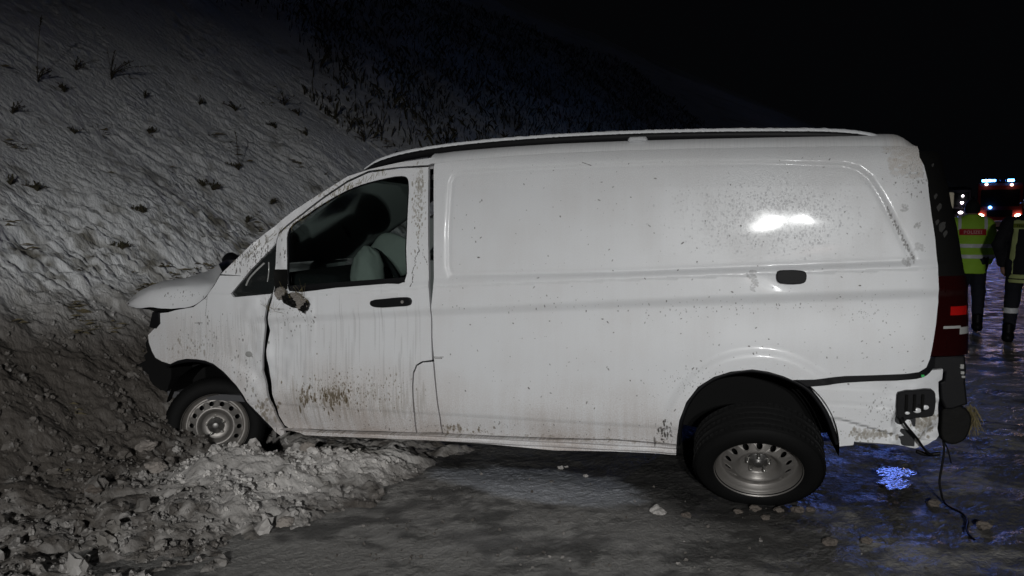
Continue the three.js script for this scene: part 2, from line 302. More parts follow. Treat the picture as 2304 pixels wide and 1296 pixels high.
// --- the paint: white, with mud splashes, slush drops and scratches where the photograph shows them
function paintMaps() {
  const W = 2048, H = 756, dirt = new Float32Array(W * H), tone = new Uint8Array(W * H), drop = new Float32Array(W * H), R = rng(77);
  const X = u => (u - U0) / UW * W, Y = v => (v - V0) / VH * H, sx = W / UW;
  const splat = (u, v, ru, rv, k, t = 0, arr = dirt, ang = 0) => {
    const x = X(u), y = Y(v), rx = ru * sx, ry = rv * sx, m = Math.max(rx, ry) * 1.6 + 1, ca = Math.cos(ang), sa = Math.sin(ang);
    for (let j = Math.max(0, Math.floor(y - m)); j <= Math.min(H - 1, y + m); j++) for (let i = Math.max(0, Math.floor(x - m)); i <= Math.min(W - 1, x + m); i++) {
      const dx = i - x, dy = j - y, a = (dx * ca + dy * sa) / rx, b = (-dx * sa + dy * ca) / ry, d = a * a + b * b + 0.5 * N3(i * 0.35, j * 0.35, 3) ; if (d > 1.4) continue;
      const q = k * (1 - sst(0.35, 1.3, d)), n = j * W + i; if (q > arr[n]) { arr[n] = q; if (arr === dirt && q > 0.1) tone[n] = t; } }
  };
  const cloud = (px, py, rx, ry, n, smin, smax, k, t = 0, arr = dirt, drip = 1.6) => { // scatter of specks round a pixel
    for (let i = 0; i < n; i++) { const a = R() * 6.283, r = Math.sqrt(-Math.log(R() + 1e-4)) * 0.6, p = S(px + rx * r * Math.cos(a), py + ry * r * Math.sin(a)); const s = mix(smin, smax, R() ** 3); splat(p[0], p[1], s, s * (1 + R() * drip), k * (0.4 + 0.6 * R()), t, arr, (R() - 0.5) * 0.6); } };
  // lower body: dirt film and runs, the film also painting warmer, dimmer light
  // wing and door: splashed mud
  cloud(470, 770, 120, 75, 170, 0.001, 0.0045, 0.6); cloud(420, 780, 60, 30, 50, 0.002, 0.009, 0.45, 1); cloud(545, 860, 60, 70, 110, 0.001, 0.005, 0.6);
  cloud(600, 930, 36, 45, 110, 0.002, 0.012, 0.55, 1); cloud(770, 880, 130, 60, 420, 0.0012, 0.005, 0.7, 1); cloud(745, 895, 45, 26, 150, 0.002, 0.010, 0.95, 1, dirt, 3); cloud(690, 890, 20, 26, 60, 0.002, 0.008, 0.9, 1, dirt, 4);
  cloud(860, 890, 100, 60, 120, 0.0015, 0.005, 0.5, 1); cloud(660, 720, 60, 50, 90, 0.001, 0.005, 0.6); cloud(560, 575, 90, 40, 330, 0.001, 0.004, 0.8, 0, dirt, 4); cloud(760, 430, 120, 30, 330, 0.001, 0.005, 0.75, 1, dirt, 3);
  cloud(940, 470, 18, 110, 260, 0.001, 0.006, 0.55, 1, dirt, 2); cloud(945, 410, 14, 50, 60, 0.002, 0.009, 0.45, 1); cloud(400, 665, 70, 20, 40, 0.001, 0.004, 0.7);
  { let x = 938; for (let i = 0; i < 70; i++) { x += (R() - 0.5) * 3; const p = S(x, 555 + i * 1.3); if (R() > 0.25) splat(p[0], p[1], 0.0012 + 0.001 * R(), 0.004, 0.9); } x = 950; for (let i = 0; i < 30; i++) { x += (R() - 0.45) * 3; const p = S(x, 552 + i * 1.5); if (R() > 0.5) splat(p[0], p[1], 0.001, 0.004, 0.7); } }
  for (let i = 0; i < 80; i++) { const p = S(620 + R() * 330, 690 + R() * 160); splat(p[0], p[1] - 0.08 * R(), 0.0022 + 0.005 * R(), 0.05 + 0.16 * R(), 0.03 + 0.07 * R(), 1); }   // runs down the door
  for (let i = 0; i < 190; i++) { const p = S(640 + R() * 320, 880 + R() * 50); splat(p[0], p[1], 0.0025 + 0.005 * R(), 0.03 + 0.07 * R(), 0.05 + 0.12 * R(), 1); }
  for (let i = 0; i < 120; i++) { const p = S(400 + R() * 190, 720 + R() * 90); splat(p[0], p[1], 0.003, 0.03 + 0.09 * R(), 0.04 + 0.07 * R(), 1); }
  // load side: specks everywhere, blots near the arch and along the sill
  for (let i = 0; i < 800; i++) { const p = S(985 + R() * 1100, 345 + R() * 640); const s = 0.0008 + 0.0028 * R() ** 4; splat(p[0], p[1], s, s * (1 + 2 * R()), 0.25 + 0.5 * R(), 0, dirt, R() * 3); }
  cloud(1960, 700, 90, 40, 90, 0.0008, 0.0028, 0.45); cloud(1520, 690, 500, 25, 140, 0.001, 0.0035, 0.6); cloud(1495, 970, 25, 26, 60, 0.0015, 0.007, 0.9, 0, dirt, 3); cloud(1015, 962, 30, 10, 40, 0.002, 0.009, 0.7, 1); cloud(1080, 968, 26, 8, 24, 0.002, 0.009, 0.7, 1);
  cloud(1000, 960, 300, 12, 120, 0.001, 0.004, 0.55); cloud(1560, 860, 110, 40, 160, 0.001, 0.003, 0.5);
  for (let i = 0; i < 70; i++) { const t = i / 70, p = S(mix(1995, 2058, t) + (R() - 0.5) * 8, mix(470, 590, t) + (R() - 0.5) * 8); splat(p[0], p[1], 0.002 + 0.003 * R(), 0.004 + 0.006 * R(), 0.15 + 0.35 * R()); }
  for (const [x, y, r, k] of [[2066, 556, 0.02, 0.16], [2063, 508, 0.014, 0.28], [2034, 468, 0.016, 0.22], [1690, 620, 0.022, 0.2], [1698, 637, 0.016, 0.2], [1693, 650, 0.012, 0.18], [2040, 590, 0.02, 0.25]]) { const p = S(x, y); for (let i = 0; i < 26; i++) splat(p[0] + (R() - 0.5) * 2 * r, p[1] + (R() - 0.5) * 2 * r, r * 0.3, r * 0.35, k * (0.5 + 0.5 * R()), 0); }
  // rust-brown smear at the upper rear corner
  for (let i = 0; i < 900; i++) { const p = S(2078 - 90 * R() * R() * R() - 6 * R(), 330 + 75 * R() * R() + 6 * R()); splat(p[0], p[1], 0.002 + 0.010 * R() * R(), 0.0015 + 0.006 * R() * R(), 0.06 + 0.34 * R() * R(), 2); }
  for (let i = 0; i < 260; i++) { const p = S(2070 - 85 * R() * R(), 332 + 70 * R() * R()); splat(p[0], p[1], 0.01 + 0.022 * R(), 0.005 + 0.012 * R(), 0.10 + 0.22 * R() * R(), 2); }
  cloud(2055, 400, 40, 70, 120, 0.001, 0.004, 0.5);
  cloud(2085, 955, 30, 40, 200, 0.002, 0.012, 0.55, 1, dirt, 1); cloud(1960, 985, 60, 14, 160, 0.002, 0.010, 0.5, 1, dirt, 1); cloud(2000, 930, 90, 50, 120, 0.001, 0.004, 0.5);
  for (let i = 0; i < 500; i++) { const t = R(), p = S(mix(650, 1520, t), mix(968, 998, t) - 14 * R() * R()); splat(p[0], p[1], 0.002 + 0.010 * R() * R(), 0.0015 + 0.004 * R(), 0.1 + 0.4 * R() * R(), 1); }   // mud along the sill
  // scratches
  for (const [a, b, c, d] of [[438, 727, 455, 727], [466, 665, 462, 710], [1310, 366, 1330, 373], [975, 804, 997, 804], [978, 807, 994, 807]]) for (let i = 0; i <= 24; i++) { const p = S(mix(a, c, i / 24), mix(b, d, i / 24)); splat(p[0], p[1], 0.0018, 0.0018, 0.8); }
  // frozen drops that break the shine
  cloud(1740, 490, 190, 85, 900, 0.002, 0.0055, 1, 0, drop, 0.8); cloud(1700, 470, 330, 140, 900, 0.0012, 0.0035, 0.9, 0, drop, 0.8);
  for (let i = 0; i < 800; i++) { const p = S(985 + R() * 1120, 320 + R() * 640); const s = 0.0007 + 0.002 * R() ** 2; splat(p[0], p[1], s, s, 0.5 + 0.5 * R(), 0, drop); }
  const fw = S(560, 990), rw = S(1560, 1000), sprayAndShade = (u, v) => { const a = clamp(1 - Math.hypot((u - fw[0] - 0.75) / 1.35, (v - fw[1] - 0.05) / 0.55), 0, 1), b = clamp(1 - Math.hypot((u - rw[0] + 0.5) / 1.3, (v - rw[1] + 0.05) / 0.42), 0, 1), c = clamp(1 - Math.hypot((u - fw[0] + 0.35) / 0.6, (v - fw[1] - 0.35) / 0.5), 0, 1); return Math.min(1, 1.5 * Math.max(a, b * 0.8, c * 0.8)); };   // wheel dirt; also paints the warmer, dimmer light low on the side
  const col = new Uint8Array(W * H * 4), rgh = new Uint8Array(W * H * 4), bmp = new Uint8Array(W * H * 4);
  const mud = [[38, 34, 30], [74, 62, 42], [120, 92, 62]];
  for (let j = 0; j < H; j++) for (let i = 0; i < W; i++) {
    const n = j * W + i, u = U0 + i / W * UW, v = V0 + j / H * VH, k = 4 * n;
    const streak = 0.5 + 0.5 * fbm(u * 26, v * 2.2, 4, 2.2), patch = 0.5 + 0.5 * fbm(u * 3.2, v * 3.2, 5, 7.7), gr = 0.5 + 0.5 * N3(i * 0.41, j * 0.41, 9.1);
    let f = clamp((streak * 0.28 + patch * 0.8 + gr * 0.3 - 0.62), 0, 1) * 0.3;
    const sf = sprayAndShade(u, v); f = clamp(f + sf * sst(0.25, 0.75, 0.45 * gr + 0.35 * streak + 0.5 * patch - 0.1) * 0.55, 0, 0.7);
    const fr = v > 1.66 ? sst(0.35, 0.6, 0.5 + 0.5 * N3(i * 0.5, j * 0.5, 4) - (1.82 - v) * 1.2) : 0;               // hoar frost grains along the roof edge
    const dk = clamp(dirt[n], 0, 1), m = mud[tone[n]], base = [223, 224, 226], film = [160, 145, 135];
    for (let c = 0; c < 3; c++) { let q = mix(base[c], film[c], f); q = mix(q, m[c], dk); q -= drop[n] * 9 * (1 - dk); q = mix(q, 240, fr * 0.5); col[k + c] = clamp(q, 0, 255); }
    col[k + 3] = rgh[k + 3] = bmp[k + 3] = 255;
    const rr = clamp(0.42 + 0.9 * f + 0.6 * dk + 0.6 * drop[n] + 0.5 * fr + 0.08 * (gr - 0.5), 0, 1); rgh[k] = rgh[k + 1] = rgh[k + 2] = rr * 255;
    const bb = clamp(0.3 + 0.6 * drop[n] + 0.4 * dk + 0.5 * fr, 0, 1); bmp[k] = bmp[k + 1] = bmp[k + 2] = bb * 255;
  }
  const tx = (d, s) => { const t = new THREE.DataTexture(d, W, H); t.magFilter = THREE.LinearFilter; t.minFilter = THREE.LinearMipmapLinearFilter; t.generateMipmaps = true; if (s) t.colorSpace = THREE.SRGBColorSpace; t.needsUpdate = true; return t; };
  return { map: tx(col, true), roughnessMap: tx(rgh), bumpMap: tx(bmp) };
}
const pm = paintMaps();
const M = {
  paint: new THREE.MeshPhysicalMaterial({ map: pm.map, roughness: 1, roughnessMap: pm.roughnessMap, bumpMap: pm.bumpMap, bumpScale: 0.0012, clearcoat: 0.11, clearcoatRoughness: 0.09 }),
  white: phys([0.72, 0.72, 0.73], 0.35, { clearcoat: 0.6, clearcoatRoughness: 0.15 }),
  inner: phys([0.09, 0.09, 0.095], 0.8, { specularIntensity: 0.3 }), black: phys([0.008, 0.008, 0.009], 0.45, { specularIntensity: 0.25 }), blackMatt: phys([0.010, 0.010, 0.010], 0.95, { specularIntensity: 0.1 }),
  dirtyBlack: phys([0.007, 0.0068, 0.0065], 0.6, { specularIntensity: 0.2, bumpMap: grit, bumpScale: 0.004 }),
  rubber: phys([0.006, 0.006, 0.006], 0.7, { specularIntensity: 0.25, bumpMap: grit, bumpScale: 0.002 }),
  steel: std([0.25, 0.235, 0.22], 0.46, { metalness: 0.6, bumpMap: grit, bumpScale: 0.001 }),
  hub: std([0.16, 0.155, 0.15], 0.42, { metalness: 0.8 }),
  bolt: std([0.45, 0.44, 0.42], 0.3, { metalness: 0.9 }),
  glass: phys([0.38, 0.43, 0.41], 0.03, { transmission: 1, thickness: 0, ior: 1.5 }),
  darkGlass: phys([0.015, 0.017, 0.017], 0.08, { clearcoat: 1, clearcoatRoughness: 0.05 }),
  cloth: std([0.035, 0.036, 0.04], 0.95), airbag: std([0.78, 0.82, 0.79], 0.9, { bumpMap: grit, bumpScale: 0.006 }),
  snow: std([0.78, 0.79, 0.81], 0.8, { bumpMap: grit, bumpScale: 0.01 }),
  dirtySnow: std([0.4, 0.38, 0.36], 0.8, { bumpMap: grit, bumpScale: 0.01 }),
  lens: phys([0.016, 0.002, 0.002], 0.12, { clearcoat: 1, clearcoatRoughness: 0.06 }), lensBright: phys([0.4, 0.008, 0.007], 0.12, { clearcoat: 1, clearcoatRoughness: 0.06 }),
  lensClear: phys([0.35, 0.35, 0.34], 0.12, { clearcoat: 1, clearcoatRoughness: 0.06 }),
  straw: std([0.16, 0.13, 0.06], 0.9, { side: THREE.DoubleSide }), stem: std([0.06, 0.045, 0.028], 0.95, { side: THREE.DoubleSide }), leaf: std([0.05, 0.045, 0.025], 0.95, { side: THREE.DoubleSide }),
  green: std([0.02, 0.45, 0.09], 0.6),
};
const van = thing('delivery_van', 'wrecked white delivery van with mud splashes and broken front, resting against the snowy bank', 'van', VANO, YAW);

const ROOFSEAM = [[978, 367], [1014, 362], [1130, 352], [1249, 344], [1400, 338], [1544, 334], [1700, 331], [1850, 329], [2000, 327], [2064, 328]];
const DOORTOP = [[965, 373], [900, 377], [829, 387], [781, 409], [729, 444], [670, 489], [626, 527]];
const WIN = soft([[650, 515], [690, 483], [740, 450], [795, 422], [850, 405], [903, 396], [916, 400], [920, 415], [918, 470], [914, 560], [910, 634], [860, 638], [760, 647], [652, 655], [647, 640], [646, 580]], 3);
const door = (() => {
  const poly = P([...DOORTOP.map((p, i) => i ? [p[0] + 1, p[1] + 2] : [964, 376]), [622, 552], [619, 605], [614, 662], [607, 690], [604, 729], [608, 744], [603, 768], [599, 789], [604, 820], [611, 862], [616, 897], [628, 935], [640, 956], [650, 963], [720, 966], [850, 970], [936, 973], [930, 920], [927, 870], [929, 838], [936, 821], [949, 813], [972, 810], [970, 760], [967, 690], [964, 636]]);
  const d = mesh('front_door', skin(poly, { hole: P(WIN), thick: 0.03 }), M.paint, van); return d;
})();
mesh('door_glass', skin(P(WIN), { off: -0.022, thick: 0, cell: 0.03 }), M.glass, door);
mesh('window_seal', skin(P([[647, 641], [652, 655], [760, 647], [911, 635], [911, 624], [760, 635], [652, 643]]), { off: 0.004, thick: 0.02 }), M.black, door);
{ // seal round the glass
  const ring = P(WIN).map(p => [p[0], p[1], bodyW(...p) - 0.010]); mesh('window_seal', tube(ring, 0.009, 160, 6, true), M.black, door);
}
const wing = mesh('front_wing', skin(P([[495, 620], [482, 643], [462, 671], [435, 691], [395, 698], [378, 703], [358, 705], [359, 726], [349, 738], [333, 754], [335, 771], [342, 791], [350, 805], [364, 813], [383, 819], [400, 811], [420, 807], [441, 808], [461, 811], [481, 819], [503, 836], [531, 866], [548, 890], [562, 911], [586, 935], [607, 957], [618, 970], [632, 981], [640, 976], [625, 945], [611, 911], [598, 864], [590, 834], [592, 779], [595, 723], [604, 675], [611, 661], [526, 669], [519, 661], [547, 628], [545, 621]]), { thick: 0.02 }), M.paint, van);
mesh('roof_pillar', skin(P([[496, 617], [566, 548], [663, 472], [711, 441], [781, 397], [830, 381], [900, 365], [976, 354], [976, 366], [964, 371], [900, 375], [829, 384], [781, 406], [729, 441], [670, 486], [626, 524], [619, 548], [548, 626], [540, 620]]), { thick: 0.05, off: -0.004 }), M.paint, van);
const quarter = mesh('quarter_window', skin(P([[620, 546], [617, 605], [612, 660], [527, 668], [520, 661], [549, 628]]), { off: -0.02, thick: 0.01 }), M.darkGlass, van);
{ const q = P([[604, 590], [604, 612], [601, 634]], -0.01).map(p => [...p, bodyW(...p) - 0.014]); mesh('trim_strip', tube(q, 0.004, 8, 6), M.lensClear, quarter);
  const r = P([[594, 592], [575, 610], [560, 627], [553, 642]], -0.01).map(p => [...p, bodyW(...p) - 0.014]); mesh('trim_strip', tube(r, 0.006, 12, 6), M.lensClear, quarter); }
const flap = mesh('fuel_flap', skin(P([[939, 973], [933, 920], [930, 870], [932, 840], [939, 823], [951, 816], [974, 814], [979, 870], [987, 930], [994, 973]]), { thick: 0.02 }), M.paint, van);
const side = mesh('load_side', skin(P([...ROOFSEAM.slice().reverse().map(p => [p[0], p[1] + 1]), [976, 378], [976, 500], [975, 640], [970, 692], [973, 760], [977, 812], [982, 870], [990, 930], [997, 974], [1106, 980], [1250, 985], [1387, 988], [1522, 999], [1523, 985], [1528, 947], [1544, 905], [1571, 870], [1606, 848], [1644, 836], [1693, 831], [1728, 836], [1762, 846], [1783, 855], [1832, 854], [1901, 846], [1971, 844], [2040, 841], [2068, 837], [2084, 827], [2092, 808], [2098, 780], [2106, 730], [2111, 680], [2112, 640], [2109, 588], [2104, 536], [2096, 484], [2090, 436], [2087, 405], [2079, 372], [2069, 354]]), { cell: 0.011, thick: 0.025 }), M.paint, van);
{ // sill below the doors, ridged
  const poly = P([[640, 962], [720, 968], [850, 972], [996, 975], [1106, 982], [1250, 987], [1387, 990], [1522, 1001], [1522, 1019], [1387, 1012], [1250, 1008], [1106, 996], [996, 987], [850, 980], [700, 973]]);
  const wf = (u, v) => bodyW(u, 0.36) - 0.012 + 0.010 * Math.sin((v - vSill(u)) * 210) - 0.3 * clamp(vSill(u) - v - 0.02, 0, 1), nf = (u, v) => { const e = 0.002, b = (wf(u, v + e) - wf(u, v - e)) / (2 * e), l = Math.hypot(b, 1); return [0, -b / l, 1 / l]; };
  const pts = [[640, 962], [996, 975], [1522, 1001]].map(p => flat(...p)); function vSill(u) { return u < pts[1][0] ? mix(pts[0][1], pts[1][1], (u - pts[0][0]) / (pts[1][0] - pts[0][0])) : mix(pts[1][1], pts[2][1], (u - pts[1][0]) / (pts[2][0] - pts[1][0])); }
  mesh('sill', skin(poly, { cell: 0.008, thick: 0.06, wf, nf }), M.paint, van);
}
// --- roof skin from the seam over to the far side
const roofV = lineV([[976, 345], [1155, 331], [1405, 318], [1606, 315], [1919, 311], [2044, 308]]);
const seamV = u => vSeam(u); const sp_ = P(ROOFSEAM); const vSeam = u => { if (u <= sp_[0][0]) return sp_[0][1] + (u - sp_[0][0]) * 0.03; for (let i = 1; i < sp_.length; i++) if (u <= sp_[i][0]) return mix(sp_[i - 1][1], sp_[i][1], (u - sp_[i - 1][0]) / (sp_[i][0] - sp_[i - 1][0])); return sp_[sp_.length - 1][1]; };
const uB = S(970, 500)[0], uTail = S(2064, 329)[0], WID = 1.93;
{
  const us = []; for (let i = 0; i <= 110; i++) us.push(mix(S(966, 366)[0], uTail + 0.02, i / 110));
  const ws = 40, pos = [], idx = [], uv = [];
  us.forEach((u, i) => { const v0 = vSeam(u) - 0.002, w0 = bodyW(u, v0) - 0.001; for (let j = 0; j <= ws; j++) { const t = j / ws, a = t < 0.5 ? t : 1 - t, e = clamp(a / 0.16, 0, 1); let v = v0 + 0.075 * Math.sin(e * 1.5708) + 0.012 * sst(0.16, 0.5, a); const w = mix(w0, -WID - w0, t < 0.5 ? 0.22 * Math.pow(e, 1.6) * 0.5 + sst(0.16, 0.5, a) * 0 + (a > 0.16 ? (a - 0.16) / 0.34 * 0.39 : 0) : 1 - (0.22 * Math.pow(e, 1.6) * 0.5 + (a > 0.16 ? (a - 0.16) / 0.34 * 0.39 : 0)));
      const tl = sst(uTail - 0.14, uTail + 0.03, u); v -= 0.06 * tl * tl; pos.push(u, v, w); uv.push((u - U0) / UW, (1.86 - V0) / VH); } });
  for (let i = 0; i < us.length - 1; i++) for (let j = 0; j < ws; j++) { const a = i * (ws + 1) + j; idx.push(a, a + ws + 1, a + 1, a + 1, a + ws + 1, a + ws + 2); }
  const g = new THREE.BufferGeometry(); g.setAttribute('position', new THREE.Float32BufferAttribute(pos, 3)); g.setAttribute('uv', new THREE.Float32BufferAttribute(uv, 2)); g.setIndex(idx); g.computeVertexNormals();
  mesh('roof', g, M.paint, van);
}
// --- load-space shell, far side, floor, bulkhead
{
  const gs = [], ringAt = u => { const v1 = vSeam(u) - 0.03, w0 = -0.11, w1 = -WID + 0.02; return [[0.33, w0 + 0.02], [0.8, w0 + 0.03], [1.2, w0], [v1 - 0.02, w0 - 0.06], [v1 + 0.04, w0 - 0.2], [v1 + 0.04, w1 + 0.2], [v1 - 0.02, w1 + 0.08], [1.2, w1], [0.33, w1]]; };
  const us = [uB + 0.03, -1.4, -0.62, -0.56, 0.46, 0.52, 0.8, uTail - 0.1], pos = [], idx = [];
  us.forEach(u => ringAt(u).forEach(([v, w]) => pos.push(u, (u > -0.6 && u < 0.5 && v < 0.9) ? (v < 0.7 ? 0.8 : 0.9) : v, w))); const n = 9;
  for (let i = 0; i < us.length - 1; i++) for (let j = 0; j < n; j++) { const a = i * n + j, b = i * n + (j + 1) % n; idx.push(a, b, a + n, b, b + n, a + n); }
  for (let j = 1; j < n - 1; j++) { idx.push(0, j + 1, j); const e = (us.length - 1) * n; idx.push(e, e + j, e + j + 1); }
  const g = new THREE.BufferGeometry(); g.setAttribute('position', new THREE.Float32BufferAttribute(pos, 3)); g.setIndex(idx); const f = g.toNonIndexed(); f.computeVertexNormals(); mesh('load_space', f, M.inner, van);
}
{ // far side of the body, tail doors, cab floor, firewall, headliner, engine block
  const far = new THREE.Shape(); const pts = [[-3.55, 0.45], [-3.6, 0.95], [-2.95, 1.13], [-2.2, 1.72], [uB, 1.84], [uTail, 1.86], [1.02, 0.45], [0.45, 0.4], [0.3, 0.7], [-0.25, 0.72], [-0.45, 0.3], [-2.75, 0.3], [-2.9, 0.68], [-3.35, 0.7]];
  pts.forEach((p, i) => i ? far.lineTo(...p) : far.moveTo(...p)); const hole = new THREE.Path(); [[-2.55, 1.15], [-2.2, 1.55], [-1.75, 1.68], [-1.75, 1.18]].forEach((p, i) => i ? hole.lineTo(...p) : hole.moveTo(...p)); far.holes.push(hole);
  const fs = mesh('far_side', new THREE.ExtrudeGeometry(far, { depth: 0.02, bevelEnabled: true, bevelSize: 0.008, bevelThickness: 0.008, bevelSegments: 1 }).translate(0, 0, -WID - 0.02), M.white, van);
  const pane = new THREE.Shape(); [[-2.55, 1.15], [-2.2, 1.55], [-1.75, 1.68], [-1.75, 1.18]].forEach((p, i) => i ? pane.lineTo(...p) : pane.moveTo(...p)); mesh('far_glass', new THREE.ShapeGeometry(pane).translate(0, 0, -WID - 0.01), M.glass, fs);
  const tail = mesh('tail_door', join([box(0.05, 1.2, 1.5, 0.86, 1.1, -0.98, 0.02)]), M.white, van);
  for (const w of [-0.62, -1.34]) mesh('tail_window', box(0.02, 0.45, 0.5, 0.885, 1.4, w), M.darkGlass, tail);
  mesh('cab_floor', join([box(1.9, 0.04, 1.7, uB - 0.9, 0.36, -0.98), box(0.06, 0.75, 1.7, -2.95, 0.7, -0.98), box(0.5, 0.03, 1.5, uB - 0.2, 1.74, -0.98)]), M.inner, van);
  const eng = mesh('engine_block', join([box(0.5, 0.45, 1.2, -3.15, 0.62, -0.95, 0.05), box(0.1, 0.5, 1.4, -3.52, 0.62, -0.98, 0.02)]), M.blackMatt, van);
  mesh('underbody', join([box(2.3, 0.05, 1.5, -1.6, 0.27, -1.0), box(0.1, 0.1, 1.6, 0.0, 0.36, -1.0), box(1.6, 0.1, 0.2, -0.2, 0.3, -1.3)]), M.blackMatt, van);
  // dashboard, wheel, seats, burst airbag
  mesh('dashboard', box(0.45, 0.35, 1.6, -2.68, 0.98, -0.98, 0.06), M.cloth, van);
  const wh = mesh('steering_wheel', new THREE.TorusGeometry(0.19, 0.016, 8, 32).rotateY(Math.PI / 2).rotateZ(0.45).translate(-2.3, 1.12, -0.55), M.cloth, van);
  const seat = (w) => { const s = sub('seat', van); mesh('seat_cushion', box(0.5, 0.16, 0.48, -1.85, 0.75, w, 0.05), M.cloth, s); mesh('backrest', box(0.15, 0.62, 0.46, 0, 0.31, 0, 0.06).rotateZ(-0.22).translate(-1.68, 0.8, w), M.cloth, s); mesh('headrest', box(0.1, 0.18, 0.26, -1.53, 1.52, w, 0.04), M.cloth, s); };
  seat(-0.55); seat(-1.35);
  const bag = new THREE.SphereGeometry(0.2, 40, 28), bp = bag.attributes.position; for (let i = 0; i < bp.count; i++) { const x = bp.getX(i), y = bp.getY(i), z = bp.getZ(i), k = 1 + 0.12 * N3(x * 9, y * 9, z * 9) + 0.05 * N3(x * 22, y * 22, z * 22); bp.setXYZ(i, x * k * 0.52, y * k * 0.95, z * k * 0.6); } bag.computeVertexNormals();
  const bc = flat(828, 622, -0.42); mesh('airbag', bag.translate(bc[0], bc[1], -0.42), M.airbag, van);
  const cur = new THREE.SphereGeometry(0.2, 32, 20), cq = cur.attributes.position; for (let i = 0; i < cq.count; i++) { const x = cq.getX(i), y = cq.getY(i), z = cq.getZ(i), k = 1 + 0.15 * N3(x * 7, y * 7, z * 7 + 3); cq.setXYZ(i, x * k * 0.9, y * k * 0.8, z * k * 0.4); } cur.computeVertexNormals();
  const cc = flat(885, 575, -1.1); mesh('airbag', cur.translate(cc[0], cc[1], -1.1), M.airbag, van);
}
{ // windscreen and bonnet
  const a = S(500, 612), b = S(800, 392), q = []; const n = 10;
  const pos = [], idx = []; for (let i = 0; i <= n; i++) for (let j = 0; j <= n; j++) { const t = i / n, s = j / n; pos.push(mix(a[0], b[0], t) - 0.16 * Math.sin(s * Math.PI) * (1 - 0.4 * t) + 0.05, mix(a[1], b[1], t), mix(-0.14, -1.8, s)); }
  for (let i = 0; i < n; i++) for (let j = 0; j < n; j++) { const k = i * (n + 1) + j; idx.push(k, k + 1, k + n + 1, k + 1, k + n + 2, k + n + 1); }
  const g = new THREE.BufferGeometry(); g.setAttribute('position', new THREE.Float32BufferAttribute(pos, 3)); g.setIndex(idx); g.computeVertexNormals(); mesh('windscreen', g, M.darkGlass, van);
  // header panel between windscreen and roof
  const hs = [], hi = []; const u0 = S(800, 392), u1 = [S(967, 366)[0], 0]; for (let i = 0; i <= 12; i++) for (let j = 0; j <= 24; j++) { const t = i / 12, s = j / 24, u = mix(u0[0] + 0.06, u1[0] + 0.01, t), arch = 0.085 * Math.sqrt(Math.max(0, 1 - Math.pow(Math.abs(2 * s - 1), 5))); const vv = mix(S(800, 400)[1], vSeam(u1[0]) , Math.sin(t * 1.5708)) ; hs.push(u - 0.10 * Math.sin(s * Math.PI) * (1 - t) * 0.6, vv - 0.03 + arch * (0.1 + 0.8 * t), mix(bodyW(u, vv) - 0.03, -WID + 0.1, s)); }
  for (let i = 0; i < 12; i++) for (let j = 0; j < 24; j++) { const k = i * 25 + j; hi.push(k, k + 25, k + 1, k + 1, k + 25, k + 26); }
  const hg = new THREE.BufferGeometry(); hg.setAttribute('position', new THREE.Float32BufferAttribute(hs, 3)); hg.setIndex(hi); hg.computeVertexNormals(); mesh('roof_header', hg, M.white, van);
  // bonnet: near edge, rolled shoulder, nearly flat top
  const E0 = [[288, 689], [345, 693], [395, 694], [434, 688], [461, 669], [481, 642], [495, 618]].map(p => flat(p[0], p[1], -0.05)), E1 = [[296, 684], [330, 658], [375, 643], [420, 640], [455, 637], [482, 630], [499, 611]].map(p => flat(p[0], p[1], -0.12)), E2 = [[300, 682], [345, 651], [390, 640], [430, 626], [462, 613], [486, 601], [502, 588]].map(p => flat(p[0], p[1], -0.75));
  const cv = (E, w) => new THREE.CatmullRomCurve3(E.map(p => V3(p[0], p[1], w)));
  const c0 = cv(E0, -0.05), c1 = cv(E1, -0.12), c2 = cv(E2, -0.75), c3 = cv(E2.map(p => [p[0], p[1] - 0.005]), -1.3), c4 = cv(E1, -1.78), c5 = cv(E0, -1.86);
  const bs = [], bi = [], nt = 36, ns = 40; for (let i = 0; i <= nt; i++) { const t = i / nt, l = [c0, c1, c2, c3, c4, c5].map(c => c.getPoint(t)); l[0].y += 0; const m = new THREE.CatmullRomCurve3(l, false, 'centripetal'); for (let j = 0; j <= ns; j++) { const s = j / ns; const p = m.getPoint(s < 0.4 ? s : s); p.y += 0.012 * N3(p.x * 3, p.z * 3, 5) * sst(0, 0.2, s); const nose = 1 - sst(0, 0.5, t); p.x -= 0.02 * nose * Math.sin(Math.PI * s); p.y += 0.016 * nose * N3(p.x * 11, p.z * 6, 3) + 0.01 * N3(p.x * 7, p.z * 9, 8) * sst(0, 0.1, s); bs.push(p.x, p.y, p.z); } }
  for (let i = 0; i < nt; i++) for (let j = 0; j < ns; j++) { const k = i * (ns + 1) + j; bi.push(k, k + ns + 1, k + 1, k + 1, k + ns + 1, k + ns + 2); }
  const bg = new THREE.BufferGeometry(); bg.setAttribute('position', new THREE.Float32BufferAttribute(bs, 3)); bg.setAttribute('uv', new THREE.Float32BufferAttribute(bs.filter((_, i) => i % 3 < 2).map((x, i) => i % 2 ? (x - V0) / VH : (x - U0) / UW), 2)); bg.setIndex(bi); bg.computeVertexNormals();
  mesh('bonnet', bg, M.paint, van);
  const liner = new THREE.Shape(); [[286, 694], [330, 698], [345, 704], [350, 730], [400, 735], [440, 700], [430, 694]].forEach((p, i) => { const a2 = flat(p[0], p[1], -0.12); i ? liner.lineTo(...a2) : liner.moveTo(...a2); }); 
  mesh('bonnet_frame', new THREE.ExtrudeGeometry(liner, { depth: 1.5, bevelEnabled: false }).translate(0, 0, -1.65), M.blackMatt, van);
  const mc = at(520, 600, 7.0), ml = toVan(...mc); const fm = new THREE.SphereGeometry(0.13, 24, 16).scale(0.62, 0.95, 0.8).translate(...ml); mesh('far_mirror', fm, M.black, van);
}
